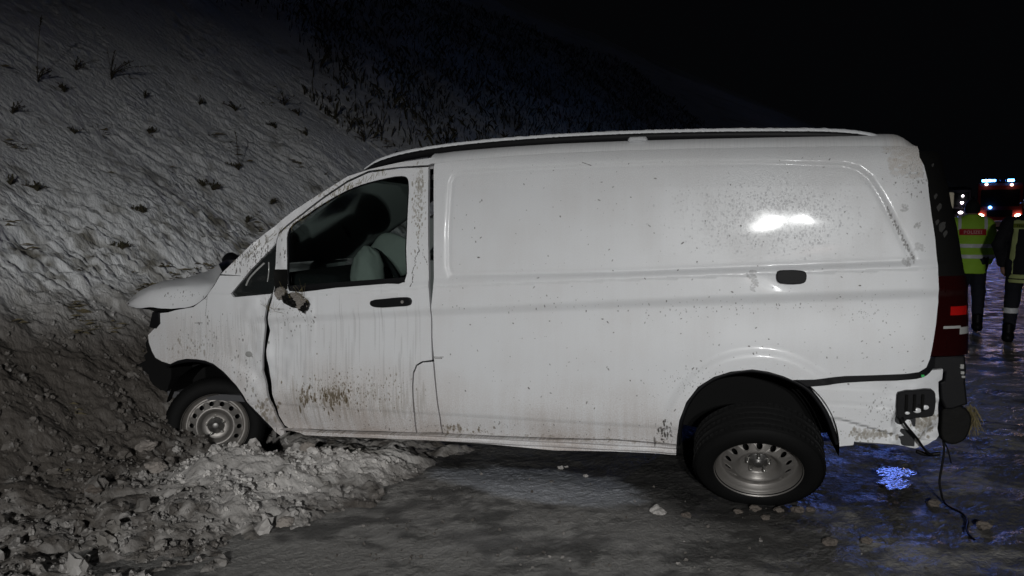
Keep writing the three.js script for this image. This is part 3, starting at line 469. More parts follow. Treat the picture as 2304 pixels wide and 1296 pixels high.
{ // broken front: liner and bumper rags
  const rag = (pts, w, d, m, name) => { const s = new THREE.Shape(); pts.forEach((p, i) => { const a = flat(p[0], p[1], w); i ? s.lineTo(...a) : s.moveTo(...a); }); return mesh(name, new THREE.ExtrudeGeometry(s, { depth: d, bevelEnabled: true, bevelSize: 0.006, bevelThickness: 0.006, bevelSegments: 2 }).translate(0, 0, w - d), m, van); };
  rag([[352, 806], [336, 762], [329, 772], [334, 792], [326, 800], [331, 812], [318, 818], [324, 832], [336, 842], [344, 872], [338, 905], [346, 930], [336, 958], [350, 976], [362, 962], [368, 900], [384, 850], [384, 820]], -0.14, 0.22, M.blackMatt, 'bumper_rag');
  rag([[330, 812], [312, 822], [300, 836], [288, 846], [296, 851], [292, 862], [306, 858], [303, 872], [314, 866], [310, 886], [322, 880], [326, 862], [338, 852], [336, 830]], -0.2, 0.05, M.blackMatt, 'bumper_rag');
  rag([[322, 838], [312, 846], [318, 860], [330, 848]], -0.17, 0.02, std([0.3, 0.29, 0.28], 0.6), 'torn_edge');
  rag([[334, 905], [318, 918], [322, 930], [312, 945], [330, 948], [344, 935]], -0.25, 0.04, M.blackMatt, 'bumper_rag');
  rag([[345, 704], [358, 704], [359, 727], [350, 737], [338, 735]], -0.06, 0.3, M.black, 'headlamp_socket');
  const liner = (c, r, w0, w1, a0, a1, name) => { const pos = [], idx = [], n = 40; for (let i = 0; i <= n; i++) { const a = mix(a0, a1, i / n), x = c[0] + r * Math.cos(a), y = c[1] + r * Math.sin(a); pos.push(x, y, w0, x, y, w1); } for (let i = 0; i < n; i++) { const k = 2 * i; idx.push(k, k + 1, k + 2, k + 2, k + 1, k + 3); } const k = pos.length / 3; pos.push(c[0], c[1] - 0.1, w1); for (let i = 0; i < n; i++) idx.push(k, 2 * i + 1, 2 * i + 3); const g = new THREE.BufferGeometry(); g.setAttribute('position', new THREE.Float32BufferAttribute(pos, 3)); g.setIndex(idx); const f = g.toNonIndexed(); f.computeVertexNormals(); mesh(name, f, M.blackMatt, van); };
  liner(rearArch, 0.405, -0.02, -0.5, -0.1, 3.25, 'wheel_house'); liner([frontArch[0] + 0.02, frontArch[1] - 0.02], 0.40, -0.08, -0.5, -0.15, 2.9, 'wheel_house');
  // arch lips
  const lip = (pts, n) => mesh(n, tube(pts.map(p => { const a = S(...p); return [a[0], a[1], bodyW(...a) - 0.016]; }), 0.013, 60, 6), M.black, van);
  lip([[372, 824], [400, 815], [441, 812], [481, 823], [503, 840], [531, 870], [562, 916], [607, 962]], 'arch_lip'); lip([[1527, 1000], [1532, 950], [1548, 908], [1575, 874], [1609, 852], [1648, 840], [1693, 835], [1728, 840], [1770, 852], [1815, 875], [1842, 905], [1863, 940], [1884, 1000]], 'arch_lip');
}
{ // recessed structure behind the missing rear bumper
  const off = -0.045, wf = (u, v) => { const [u1, v1] = seamP, d = v - mix(v1, v1 - 0.09, clamp((u - u1) / 0.35, 0, 1)); let w = -0.055 - 0.02 * sst(0.006, -0.006, d) - 0.03 * sst(0.04, 0, Math.hypot(u - crush[0], v - crush[1]) - 0.12) + 0.022 * N3(u * 8, v * 9, 3) * sst(crush[0] - 0.3, crush[0], u) + 0.006 * N3(u * 19, v * 21, 5) * sst(crush[0] - 0.3, crush[0], u); w -= 0.004 * sst(-0.004, 0.004, v - ribV) + 0.003 * Math.exp(-(((v - rib2) / 0.006) ** 2)); const t = clamp((u - crush[0] + 0.05) / 0.2, 0, 1); return w - 0.08 * t * t + (u > crush[0] - 0.15 ? 0.03 * N3(u * 16, v * 16, 8) * sst(0.56, 0.4, v) : 0); };
  const seamP = flat(1893, 945, off), crush = flat(2080, 960, off), ribV = flat(1900, 875, off)[1], rib2 = flat(1950, 913, off)[1];
  const nf = (u, v) => { const e = 0.003, a = (wf(u + e, v) - wf(u - e, v)) / (2 * e), b = (wf(u, v + e) - wf(u, v - e)) / (2 * e), l = Math.hypot(a, b, 1); return [-a / l, -b / l, 1 / l]; };
  const poly = [[1818, 866], [1832, 866], [1901, 859], [1971, 855], [2061, 851], [2085, 843], [2099, 834], [2127, 834], [2125, 858], [2116, 862], [2117, 900], [2121, 988], [2085, 1014], [2066, 1015], [2014, 1003], [1924, 997], [1922, 1005], [1890, 1008], [1881, 974], [1863, 929], [1842, 895]].map(p => flat(p[0], p[1], off));
  const st = mesh('rear_structure', skin(poly, { cell: 0.011, thick: 0.03, wf, nf }), M.paint, van);
  const strip = soft([[1783, 854], [1832, 853], [1901, 845], [1971, 843], [2040, 840], [2066, 836], [2082, 826], [2091, 806], [2104, 806], [2100, 832], [2086, 846], [2062, 853], [1971, 857], [1901, 861], [1832, 868], [1800, 866]], 2).map(p => flat(p[0], p[1], -0.02));
  mesh('bumper_seam', skin(strip, { thick: 0.03, wf: (u, v) => bodyW(u, v) - 0.012, nf: bodyN }), M.black, van);
  const gp = flat(2075, 845, -0.02); mesh('clip', box(0.014, 0.012, 0.01, gp[0], gp[1], bodyW(...gp) + 0.004), M.green, van);
  // vent box
  const vb = soft([[2022, 884], [2060, 879], [2096, 878], [2102, 886], [2101, 920], [2096, 934], [2060, 938], [2026, 942], [2019, 930], [2019, 895]], 2).map(p => flat(p[0], p[1], off)); const sh = new THREE.Shape(vb.map(p => new THREE.Vector2(...p)));
  const vent = mesh('air_vent', new THREE.ExtrudeGeometry(sh, { depth: 0.03, bevelEnabled: true, bevelSize: 0.004, bevelThickness: 0.006, bevelSegments: 2 }).translate(0, 0, -0.07), M.black, van);
  for (const x of [2038, 2056, 2074]) { const p = flat(x, 905, off); mesh('vent_slat', box(0.014, 0.085, 0.012, p[0], p[1], -0.03, 0.003), M.dirtyBlack, vent); }
  for (const [x, y, r] of [[2062, 922, 0.02], [2080, 915, 0.018], [2040, 928, 0.012]]) { const p = flat(x, y, off); mesh('torn_edge', new THREE.IcosahedronGeometry(r, 1).scale(1, 0.7, 0.3).translate(p[0], p[1], -0.03), M.white, vent); }
  // hanging black plastic and cables
  const blob = (pts, w, d, name, m = M.dirtyBlack) => { const s = new THREE.Shape(pts.map(p => new THREE.Vector2(...flat(p[0], p[1], w)))); return mesh(name, new THREE.ExtrudeGeometry(s, { depth: d, bevelEnabled: true, bevelSize: 0.012, bevelThickness: 0.02, bevelSegments: 3 }).translate(0, 0, w - d), m, van); };
  blob([[2103, 800], [2165, 804], [2167, 830], [2165, 860], [2170, 905], [2160, 908], [2140, 915], [2128, 915], [2119, 895], [2117, 862], [2126, 858], [2128, 834], [2100, 832]], -0.16, 0.2, 'bumper_bracket', M.black);
  blob(soft([[2125, 918], [2150, 913], [2176, 930], [2178, 955], [2165, 985], [2140, 994], [2122, 985], [2120, 950]], 3), -0.18, 0.16, 'hanging_flap');
  for (const [x, y, h] of [[2160, 822, 0.024], [2161, 836, 0.016], [2163, 845, 0.012]]) { const p = flat(x, y, -0.17); mesh('torn_edge', box(0.018, h, 0.02, p[0], p[1], -0.14, 0.004), M.lensClear, van); }
  const cable = (pts, r, name = 'cable') => mesh(name, tube(pts.map(([x, y, w]) => { const p = flat(x, y, w); return [p[0], p[1], w]; }), r, 50, 6), M.black, van);
  cable([[2030, 935, -0.05], [2033, 948, -0.02], [2045, 965, -0.02], [2062, 985, -0.04], [2085, 1016, -0.1], [2100, 1025, -0.14]], 0.0065); cable([[2055, 905, -0.05], [2075, 915, -0.03], [2090, 925, -0.05], [2086, 937, -0.05]], 0.004);
  const cg = sub('cable_loop', van); const cpts = [[2122, 985, 0.2], [2124, 1015, 0.2], [2119, 1050, 0.2], [2114, 1085, 0.2], [2118, 1110, 0.2]].map(([x, y, w]) => { const p = flat(x, y, -0.2); return [p[0], p[1], -0.2]; });
  const gl = [[2122, 1125], [2140, 1142], [2165, 1155], [2177, 1172], [2175, 1190], [2182, 1205], [2192, 1214]].map(p => toVan(...onHeight(p[0], p[1], 0.02))); mesh('cable', tube([...cpts, ...gl], 0.006, 90, 6), M.black, cg);
  cable([[2122, 990, -0.2], [2132, 1010, -0.2], [2137, 1030, -0.2], [2140, 1042, -0.2]], 0.004); cable([[2062, 1015, -0.2], [2085, 1022, -0.2], [2115, 1020, -0.2]], 0.012, 'torn_bracket');
  // grass caught on the flap
  const R = rng(5), bl = []; for (let i = 0; i < 260; i++) { const x = 2172 + 28 * R(), y = 915 + 30 * R(), p = flat(x, y, -0.25), L = 0.05 + 0.07 * R(), a = -1.57 + (R() - 0.5) * 1.3; const g = new THREE.PlaneGeometry(0.0022, L, 1, 2).translate(0, L / 2, 0).rotateY(R() * 3).rotateZ(a - 1.57).translate(p[0], p[1], -0.25 - 0.06 * R()); bl.push(g); } const gm = mesh('caught_grass', join(bl), M.straw, van); gm.userData.kind = 'stuff';
}
{ // tail lamp, black corner trim, hinge
  const mid = TAILW.map(p => p);
  const edge = (y0, y1, n) => { const o = []; for (let i = 0; i <= n; i++) { const v = mix(y0, y1, i / n); o.push(v); } return o; };
  const vTop = flat(2064, 330)[1], vL1 = flat(2112, 622)[1], vL0 = flat(2096, 803)[1];
  const patch = (vlo, vhi, off, m, name, a = 0, b = 1, parent = van) => { const vs = edge(vlo, vhi, 40); const poly = [...vs.map(v => [mix(uTailW(v) + 0.004, uTailE(v) + 0.004, a), v]), ...vs.slice().reverse().map(v => [mix(uTailW(v) + 0.004, uTailE(v) + 0.03, b), v])]; return mesh(name, skin(poly, { off, thick: 0.03 }), m, parent); };
  patch(vL1, vTop - 0.012, -0.006, M.dirtyBlack, 'corner_trim');
  const lamp = patch(vL0, vL1, -0.003, M.lens, 'tail_lamp');
  const v = y => flat(2130, y)[1];
  patch(v(712), v(692), 0.002, M.lensBright, 'brake_lens', 0.45, 0.92, lamp); patch(v(660), v(636), 0.002, M.lens, 'lens_ring', 0.25, 0.7, lamp); patch(v(742), v(736), 0.002, M.lensClear, 'reversing_lens', 0.25, 0.7, lamp); patch(v(756), v(740), 0.002, M.lensClear, 'reversing_lens', 0.78, 0.97, lamp); patch(v(786), v(760), 0.002, M.lens, 'fog_lens', 0.4, 0.9, lamp);
  const R = rng(9); for (const [x, y, r] of [[2105, 442, 0.012], [2112, 468, 0.016], [2118, 512, 0.022], [2109, 500, 0.012], [2126, 527, 0.014], [2099, 372, 0.008]]) { const p = S(x, y); const g = new THREE.IcosahedronGeometry(r, 3), q = g.attributes.position; for (let i = 0; i < q.count; i++) { const k = 1 + 0.45 * N3(q.getX(i) * 60, q.getY(i) * 60, q.getZ(i) * 60 + r * 90); q.setXYZ(i, (q.getX(i) + 0.5 * q.getY(i)) * k * 0.8, q.getY(i) * k * 1.3, q.getZ(i) * k * 0.25); } g.computeVertexNormals(); mesh('dirt_clod', g.translate(p[0], p[1], bodyW(...p) - 0.004), soilGrey(), van); }
  function soilGrey() { return M.soilG ??= std([0.035, 0.034, 0.032], 0.95); }
  const h = flat(2139, 451, -0.2); mesh('door_hinge', box(0.035, 0.085, 0.04, h[0], h[1], -0.22, 0.01), std([0.35, 0.31, 0.24], 0.7, { bumpMap: grit, bumpScale: 0.006 }), van);
}
{ // roof rail with its cover of snow
  const RL = [[822, 384], [845, 370], [880, 357], [930, 345], [1000, 334], [1100, 323], [1250, 312], [1430, 304], [1600, 300], [1750, 299], [1860, 300], [1920, 304], [1965, 311], [1998, 320]], w = -0.20;
  const c = new THREE.CatmullRomCurve3(RL.map(p => { const a = flat(p[0], p[1], w); return V3(a[0], a[1], w); }));
  const pos = [], idx = [], n = 260, m = 14; const spos = [];
  for (let i = 0; i <= n; i++) { const p = c.getPointAt(i / n), e = Math.min(1, Math.min(i, n - i) / 10); for (let j = 0; j < m; j++) { const a = j / m * 6.2832; pos.push(p.x, p.y - 0.008 + 0.027 * Math.sin(a) * (0.4 + 0.6 * e), p.z + 0.018 * Math.cos(a)); const top = Math.max(0, Math.sin(a)), ns = 1 + 0.25 * N3(i * 0.35, j * 0.8, 2) ; spos.push(p.x, p.y + 0.009 + (Math.sin(a) > 0 ? 0.017 * Math.sin(a) * ns * (0.5 + 0.5 * e) : 0.004 * Math.sin(a) + 0.004 * N3(i * 0.9, 1, j)), p.z + 0.0165 * Math.cos(a)); } }
  for (let i = 0; i < n; i++) for (let j = 0; j < m; j++) { const a = i * m + j, b = i * m + (j + 1) % m; idx.push(a, a + m, b, b, a + m, b + m); }
  const mk = (p) => { const g = new THREE.BufferGeometry(); g.setAttribute('position', new THREE.Float32BufferAttribute(p, 3)); g.setIndex(idx); g.computeVertexNormals(); return g; };
  const rail = mesh('roof_rail', mk(pos), M.black, van); mesh('snow_cover', mk(spos), M.snow, rail);
  const lump = flat(1436, 316, w), lg = new RoundedBoxGeometry(0.105, 0.03, 0.06, 4, 0.013), lp = lg.attributes.position; for (let i = 0; i < lp.count; i++) lp.setXYZ(i, lp.getX(i), lp.getY(i) + 0.004 * N3(lp.getX(i) * 60, lp.getZ(i) * 60, 2), lp.getZ(i)); lg.computeVertexNormals(); mesh('snow_lump', lg.translate(lump[0], lump[1], w + 0.02), M.snow, rail);
  mesh('rail_foot', join([[1436, 318], [1940, 318], [850, 380]].map(p => { const a = flat(p[0], p[1], w); return box(0.06, 0.06, 0.03, a[0], a[1] - 0.015, w - 0.01, 0.008); })), M.black, rail);
}
{ // handles, indicator, mirror stump
  const handle = (name, pts, parent) => { const poly = soft(pts, 3).map(p => S(...p)); const s = new THREE.Shape(poly.map(p => new THREE.Vector2(...p))); const c = poly[0]; return mesh(name, new THREE.ExtrudeGeometry(s, { depth: 0.016, bevelEnabled: true, bevelSize: 0.004, bevelThickness: 0.008, bevelSegments: 3, curveSegments: 4 }).translate(0, 0, bodyW(...c) + 0.004), M.black, parent); };
  const h = handle('door_handle', [[838, 678], [870, 673], [905, 670], [922, 671], [926, 677], [924, 684], [900, 687], [850, 689], [838, 685]], door);
  const kp = S(910, 678); mesh('key_lock', new THREE.CylinderGeometry(0.009, 0.009, 0.006, 16).rotateX(Math.PI / 2).translate(kp[0], kp[1], bodyW(...kp) + 0.034), M.steel, h);
  const dish = soft([[840, 676], [850, 664], [880, 659], [897, 660], [892, 670]], 3).map(p => S(...p)); mesh('handle_dish', skin(dish, { off: 0.003, thick: 0.004, cell: 0.01 }), M.white, door);
  handle('load_handle', [[1750, 612], [1770, 609], [1800, 610], [1811, 614], [1810, 632], [1800, 636], [1758, 635], [1750, 630]], side);
  const ip = S(560, 797); mesh('turn_indicator', new THREE.SphereGeometry(0.024, 20, 12).scale(1, 0.75, 0.35).translate(ip[0], ip[1], bodyW(...ip)), M.lensClear, wing);
  const mp = S(640, 668), mir = sub('mirror_stump', van); const R = rng(21);
  mesh('mirror_foot', skin(P([[617, 606], [646, 606], [647, 650], [617, 658]]), { off: 0.006, thick: 0.012 }), M.dirtyBlack, mir);
  const ball = (px, py, w, rx, ry, rz, m, sd, name = 'broken_housing') => { const g = new THREE.IcosahedronGeometry(1, 5), q = g.attributes.position; for (let i = 0; i < q.count; i++) { const x = q.getX(i), y = q.getY(i), z = q.getZ(i), k = 1 + 0.4 * N3(x * 2.2 + sd, y * 2.2, z * 2.2) + 0.22 * N3(x * 6, y * 6 + sd, z * 6); q.setXYZ(i, x * k * rx, y * k * ry, z * k * rz); } g.computeVertexNormals(); const p = flat(px, py, w); mesh(name, g.rotateZ(-0.45).translate(p[0], p[1], w), m, mir); };
  M.soilL = std([0.22, 0.2, 0.18], 0.95);
  ball(632, 660, 0.03, 0.035, 0.035, 0.03, M.soilL, 1, 'snow_clod'); ball(655, 676, 0.045, 0.055, 0.035, 0.035, M.dirtyBlack, 2); ball(678, 684, 0.05, 0.034, 0.036, 0.03, M.soilL, 5, 'snow_clod'); ball(668, 668, 0.045, 0.04, 0.022, 0.03, M.soilL, 7, 'snow_clod'); ball(684, 690, 0.05, 0.022, 0.035, 0.025, M.dirtyBlack, 9);
  const bl = []; for (let i = 0; i < 70; i++) { const far = R() < 0.35, p = flat(far ? 600 + 20 * R() : 640 + 55 * R(), far ? 690 + 15 * R() : 655 + 30 * R(), 0.05), L = 0.03 + 0.06 * R(); bl.push(new THREE.PlaneGeometry(0.0018, L, 1, 1).translate(0, L / 2, 0).rotateY(R() * 3).rotateZ((R() - 0.5) * 3.6).translate(p[0], p[1], 0.05 + 0.02 * R())); }
  mesh('caught_grass', join(bl), M.straw, mir).userData.kind = 'stuff';
  // loose blades along the pillar
  const pb = []; for (let i = 0; i < 90; i++) { const t = R(), x = mix(520, 860, t), y = t < 0.75 ? mix(590, 420, t / 0.75) : mix(420, 385, (t - 0.75) / 0.25), p = S(x + 10 * R(), y - 4 + 12 * R()), L = 0.015 + 0.035 * R(); pb.push(new THREE.PlaneGeometry(0.0016, L).rotateZ(-0.5 + (R() - 0.5) * 1.6).translate(p[0], p[1], bodyW(...p) + 0.003)); }
  mesh('caught_grass', join(pb), M.straw, van).userData.kind = 'stuff';
}
// --- wheels: steel rims with round holes
function makeWheel(scale) {
  const w = new THREE.Group(); w.name = 'wheel'; const L = (pts, n = 72) => new THREE.LatheGeometry(pts.map(p => new THREE.Vector2(p[0], p[1])), n).rotateX(Math.PI / 2);
  const TR = 0.322, tw = 0.2; const tp = [[0.205, -tw], [0.25, -tw - 0.012], [0.295, -tw + 0.0], [0.313, -tw + 0.02]];
  for (let k = 0; k < 5; k++) { const z = -tw + 0.03 + k * 0.034; tp.push([TR, z], [TR, z + 0.024], [TR - 0.008, z + 0.026], [TR - 0.008, z + 0.032]); } tp.push([TR - 0.002, -0.02], [0.312, -0.004], [0.295, 0.012], [0.27, 0.02], [0.24, 0.018], [0.222, 0.008], [0.212, -0.006], [0.205, -0.03]);
  const tyre = mesh('tyre', L(tp, 96), M.rubber, w);
  const blocks = []; for (let i = 0; i < 64; i++) for (const k of [0, 2, 4]) blocks.push(box(0.006, 0.010, 0.024).translate(0, TR - 0.002, -tw + 0.042 + k * 0.034).rotateZ(i / 64 * 6.2832 + k)); const tb = mesh('tread_sipe', join(blocks), M.blackMatt, w); tb.userData.kind = 'stuff';
  const rim = mesh('rim', L([[0.205, -0.19], [0.2, -0.05], [0.208, -0.012], [0.219, 0.004], [0.2225, 0.002], [0.219, -0.006], [0.209, -0.012], [0.202, -0.03], [0.196, -0.05], [0.186, -0.058], [0.178, -0.052], [0.172, -0.045]].reverse(), 96), M.steel, w);
  const secs = []; for (let i = 0; i < 14; i++) { const a0 = i / 14 * 6.28319, a1 = (i + 1) / 14 * 6.28319, am = (a0 + a1) / 2, q = []; for (let k = 0; k <= 6; k++) { const a = mix(a0, a1, k / 6); q.push(new THREE.Vector2(0.1735 * Math.cos(a), 0.1735 * Math.sin(a))); } for (let k = 6; k >= 0; k--) { const a = mix(a0, a1, k / 6); q.push(new THREE.Vector2(0.127 * Math.cos(a), 0.127 * Math.sin(a))); } const sh = new THREE.Shape(q), h = new THREE.Path(); h.absellipse(0.151 * Math.cos(am), 0.151 * Math.sin(am), 0.0155, 0.0155, 0, 6.28319, true); sh.holes.push(h); secs.push(new THREE.ExtrudeGeometry(sh, { depth: 0.005, bevelEnabled: false, curveSegments: 10 })); }
  const ag = join(secs), ap = ag.attributes.position; for (let i = 0; i < ap.count; i++) { const r = Math.hypot(ap.getX(i), ap.getY(i)); ap.setZ(i, ap.getZ(i) - 0.05 + 0.026 * sst(0.172, 0.128, r)); } ag.computeVertexNormals(); mesh('hole_ring', ag, M.steel, w);
  mesh('rim_dish', L([[0.129, -0.021], [0.122, -0.016], [0.112, -0.017], [0.1, -0.03], [0.092, -0.05], [0.086, -0.062], [0.06, -0.066], [0.0, -0.066]], 72), M.steel, w);
  mesh('brake_drum', L([[0.0, -0.11], [0.185, -0.11], [0.185, -0.18]], 48), M.blackMatt, w);
  const hub = mesh('hub', L([[0.0, -0.03], [0.018, -0.03], [0.026, -0.036], [0.03, -0.05], [0.052, -0.054], [0.056, -0.066]], 40), M.hub, w);
  for (let i = 0; i < 5; i++) { const a = i / 5 * 6.2832 + 0.31; mesh('bolt', join([new THREE.CylinderGeometry(0.0095, 0.011, 0.024, 6).rotateX(Math.PI / 2).translate(0.056 * Math.cos(a), 0.056 * Math.sin(a), -0.046), new THREE.SphereGeometry(0.0085, 10, 8).translate(0.056 * Math.cos(a), 0.056 * Math.sin(a), -0.034)]), M.bolt, w); }
  w.scale.setScalar(scale); van.add(w); return w;
}
{
  const r = makeWheel(1); const p = toVan(...at(1706, 1058, 4.06)); r.position.set(...p); r.rotation.x = 36 * Math.PI / 180; r.rotation.z = 0; r.userData.label = 'rear wheel broken loose and leaning in the arch';
  const f = makeWheel(0.95); const q = toVan(...at(484, 960, 5.12)); f.position.set(...q); f.rotation.set(-0.1, 0.5, 0.2);
  for (const [u, w] of [[-3.1, -1.72], [0, -1.75]]) { const o = makeWheel(1); o.rotation.y = Math.PI; o.position.set(u, 0.32, w); }
}

// ---------------------------------------------------------------- plants and clods on the bank and road
{
  const weed = (px, py, size, tall, sd, label, group) => {
    const p = onBank(px, py), t = thing('dry_weed', label, 'weed', [p[0], p[1] - 0.015, p[2]], sd * 1.7, group), R = rng(900 + sd), st = [], lf = [];
    const n = 5 + Math.floor(7 * R());
    for (let i = 0; i < n; i++) { const a = (sd + R() * 3.2), le = (R() - 0.1) * 1.5, h = (i === 0 && tall ? tall : size * (0.4 + 0.6 * R())), bend = i === 0 && tall ? 0.15 : le + 0.3, pts = []; for (let k = 0; k <= 4; k++) { const q = k / 4; pts.push([Math.cos(a) * bend * h * q * q, h * q * (1 - 0.2 * Math.abs(bend) * q), Math.sin(a) * bend * h * q * q]); } st.push(tube(pts, 0.0022 + 0.0012 * R(), 6, 4));
      const m = i === 0 && tall ? 14 : 10; for (let k = 0; k < m; k++) { const q = (i === 0 && tall ? 0.75 : 0.15) + (i === 0 && tall ? 0.25 : 0.85) * R(), L = 0.012 + 0.03 * R(); const c = [pts[4][0] * q * q, pts[4][1] * q, pts[4][2] * q * q]; lf.push(new THREE.PlaneGeometry(0.004 + 0.009 * R(), L, 1, 2).translate(0, L / 2, 0).rotateX((R() - 0.5) * 2.6).rotateY(R() * 6.3).translate(...c)); } }
    mesh('stems', join(st), M.stem, t).userData.kind = 'stuff'; mesh('leaves', join(lf), M.leaf, t).userData.kind = 'stuff'; return t;
  };
  const L = 'small dark dry weed poking out of the untouched snow on the bank';
  weed(537, 385, 0.14, 0.42, 1, 'dry weed with one tall thin stalk above the van bonnet, on the snowy bank');
  weed(250, 180, 0.34, 0, 2, 'bushy dark weed clump high on the snowy bank'); weed(85, 185, 0.22, 0.62, 3, 'dry weed with a tall leaning stalk high on the snowy bank');
  for (const [x, y, s, k] of [[478, 428, 0.13, 4], [455, 420, 0.10, 5], [145, 210, 0.13, 6], [690, 308, 0.15, 7], [672, 262, 0.12, 8], [640, 238, 0.18, 9], [325, 222, 0.10, 10], [448, 238, 0.12, 11], [28, 258, 0.13, 12], [170, 158, 0.16, 13], [22, 418, 0.09, 14], [85, 432, 0.09, 15], [620, 290, 0.12, 16], [745, 232, 0.18, 17], [530, 250, 0.16, 18], [168, 302, 0.08, 19], [335, 300, 0.08, 20], [610, 460, 0.08, 21], [555, 500, 0.07, 22], [275, 565, 0.07, 23], [322, 480, 0.08, 24], [820, 320, 0.24, 25], [860, 305, 0.26, 26], [790, 290, 0.24, 27]]) weed(x, y, s, 0, k, L, 'small dry weeds on the bank');
}
{ // brushwood farther along the bank: nobody could count it
  const R = rng(31), pos = [], idx = []; for (let i = 0; i < 26000; i++) { const q = 8.2 + 24 * R() ** 1.6, s = 4.2 + 9.5 * R(), x = RN[0] * s + RD[0] * q, z = RN[1] * s + RD[1] * q, L = 0.08 + 0.26 * R() * R(); if (R() > sst(8.2, 10.5, q + 2 * N3(q * 0.7, s * 0.7, 21))) continue; const a = R() * 6.283, le = (R() - 0.5) * 1.6, w = 0.005 + 0.014 * R() * R(), y = bankBase(x, z) - 0.02, cx = Math.cos(a), cz = Math.sin(a), k = pos.length / 3, ml = 0.4 * le * L; pos.push(x - cx * w, y, z - cz * w, x + cx * w, y, z + cz * w, x - cz * ml + cx * w * 0.8, y + 0.6 * L, z + cx * ml + cz * w * 0.8, x - cz * le * L, y + L * (1 - 0.3 * Math.abs(le)), z + cx * le * L); idx.push(k, k + 1, k + 2, k, k + 2, k + 3); }
  const g = new THREE.BufferGeometry(); g.setAttribute('position', new THREE.Float32BufferAttribute(pos, 3)); g.setIndex(idx); g.computeVertexNormals();
  const o = mesh('brushwood', g, M.leaf, scene); tag(o, 'dark dead brushwood on the bank behind the van roof', 'brushwood', null, 'stuff');
}
{ // dead grass lying flat where the snow is thin
  const R = rng(61), pos = [], idx = []; let n = 0; for (let i = 0; i < 60000 && n < 7000; i++) { const q = 1.2 + 8.5 * R(), s = 4.3 + 4.6 * R() * R(), x = RN[0] * s + RD[0] * q, z = RN[1] * s + RD[1] * q, d = s - 4.25; if (fbm(q * 2.1, s * 2.1, 3, 44) + 0.25 * N3(q * 9, s * 9, 3) < 0.16 + 0.05 * d + 0.1 * R()) continue; const y = snowH(x, z), L = 0.03 + 0.09 * R(), a = Math.atan2(-RN[1], -RN[0]) + (R() - 0.5) * 2.6, dx = Math.cos(a), dz = Math.sin(a), w = 0.0018 + 0.0022 * R(), x2 = x + dx * L, z2 = z + dz * L, y2 = Math.max(snowH(x2, z2) + 0.004, y + 0.0) + 0.03 * R() * R(), k = pos.length / 3; pos.push(x - dz * w, y + 0.004, z + dx * w, x + dz * w, y + 0.004, z - dx * w, (x + x2) / 2 + dz * w, (y + y2) / 2 + 0.018 * R(), (z + z2) / 2, x2, y2, z2); idx.push(k, k + 1, k + 2, k, k + 2, k + 3); n++; }
  const g = new THREE.BufferGeometry(); g.setAttribute('position', new THREE.Float32BufferAttribute(pos, 3)); g.setIndex(idx); g.computeVertexNormals();
  tag(mesh('dead_grass', g, M.deadGrass = std([0.10, 0.082, 0.045], 0.95, { side: THREE.DoubleSide }), scene), 'dead grass lying matted in the thin snow of the bank', 'grass', null, 'stuff');
}
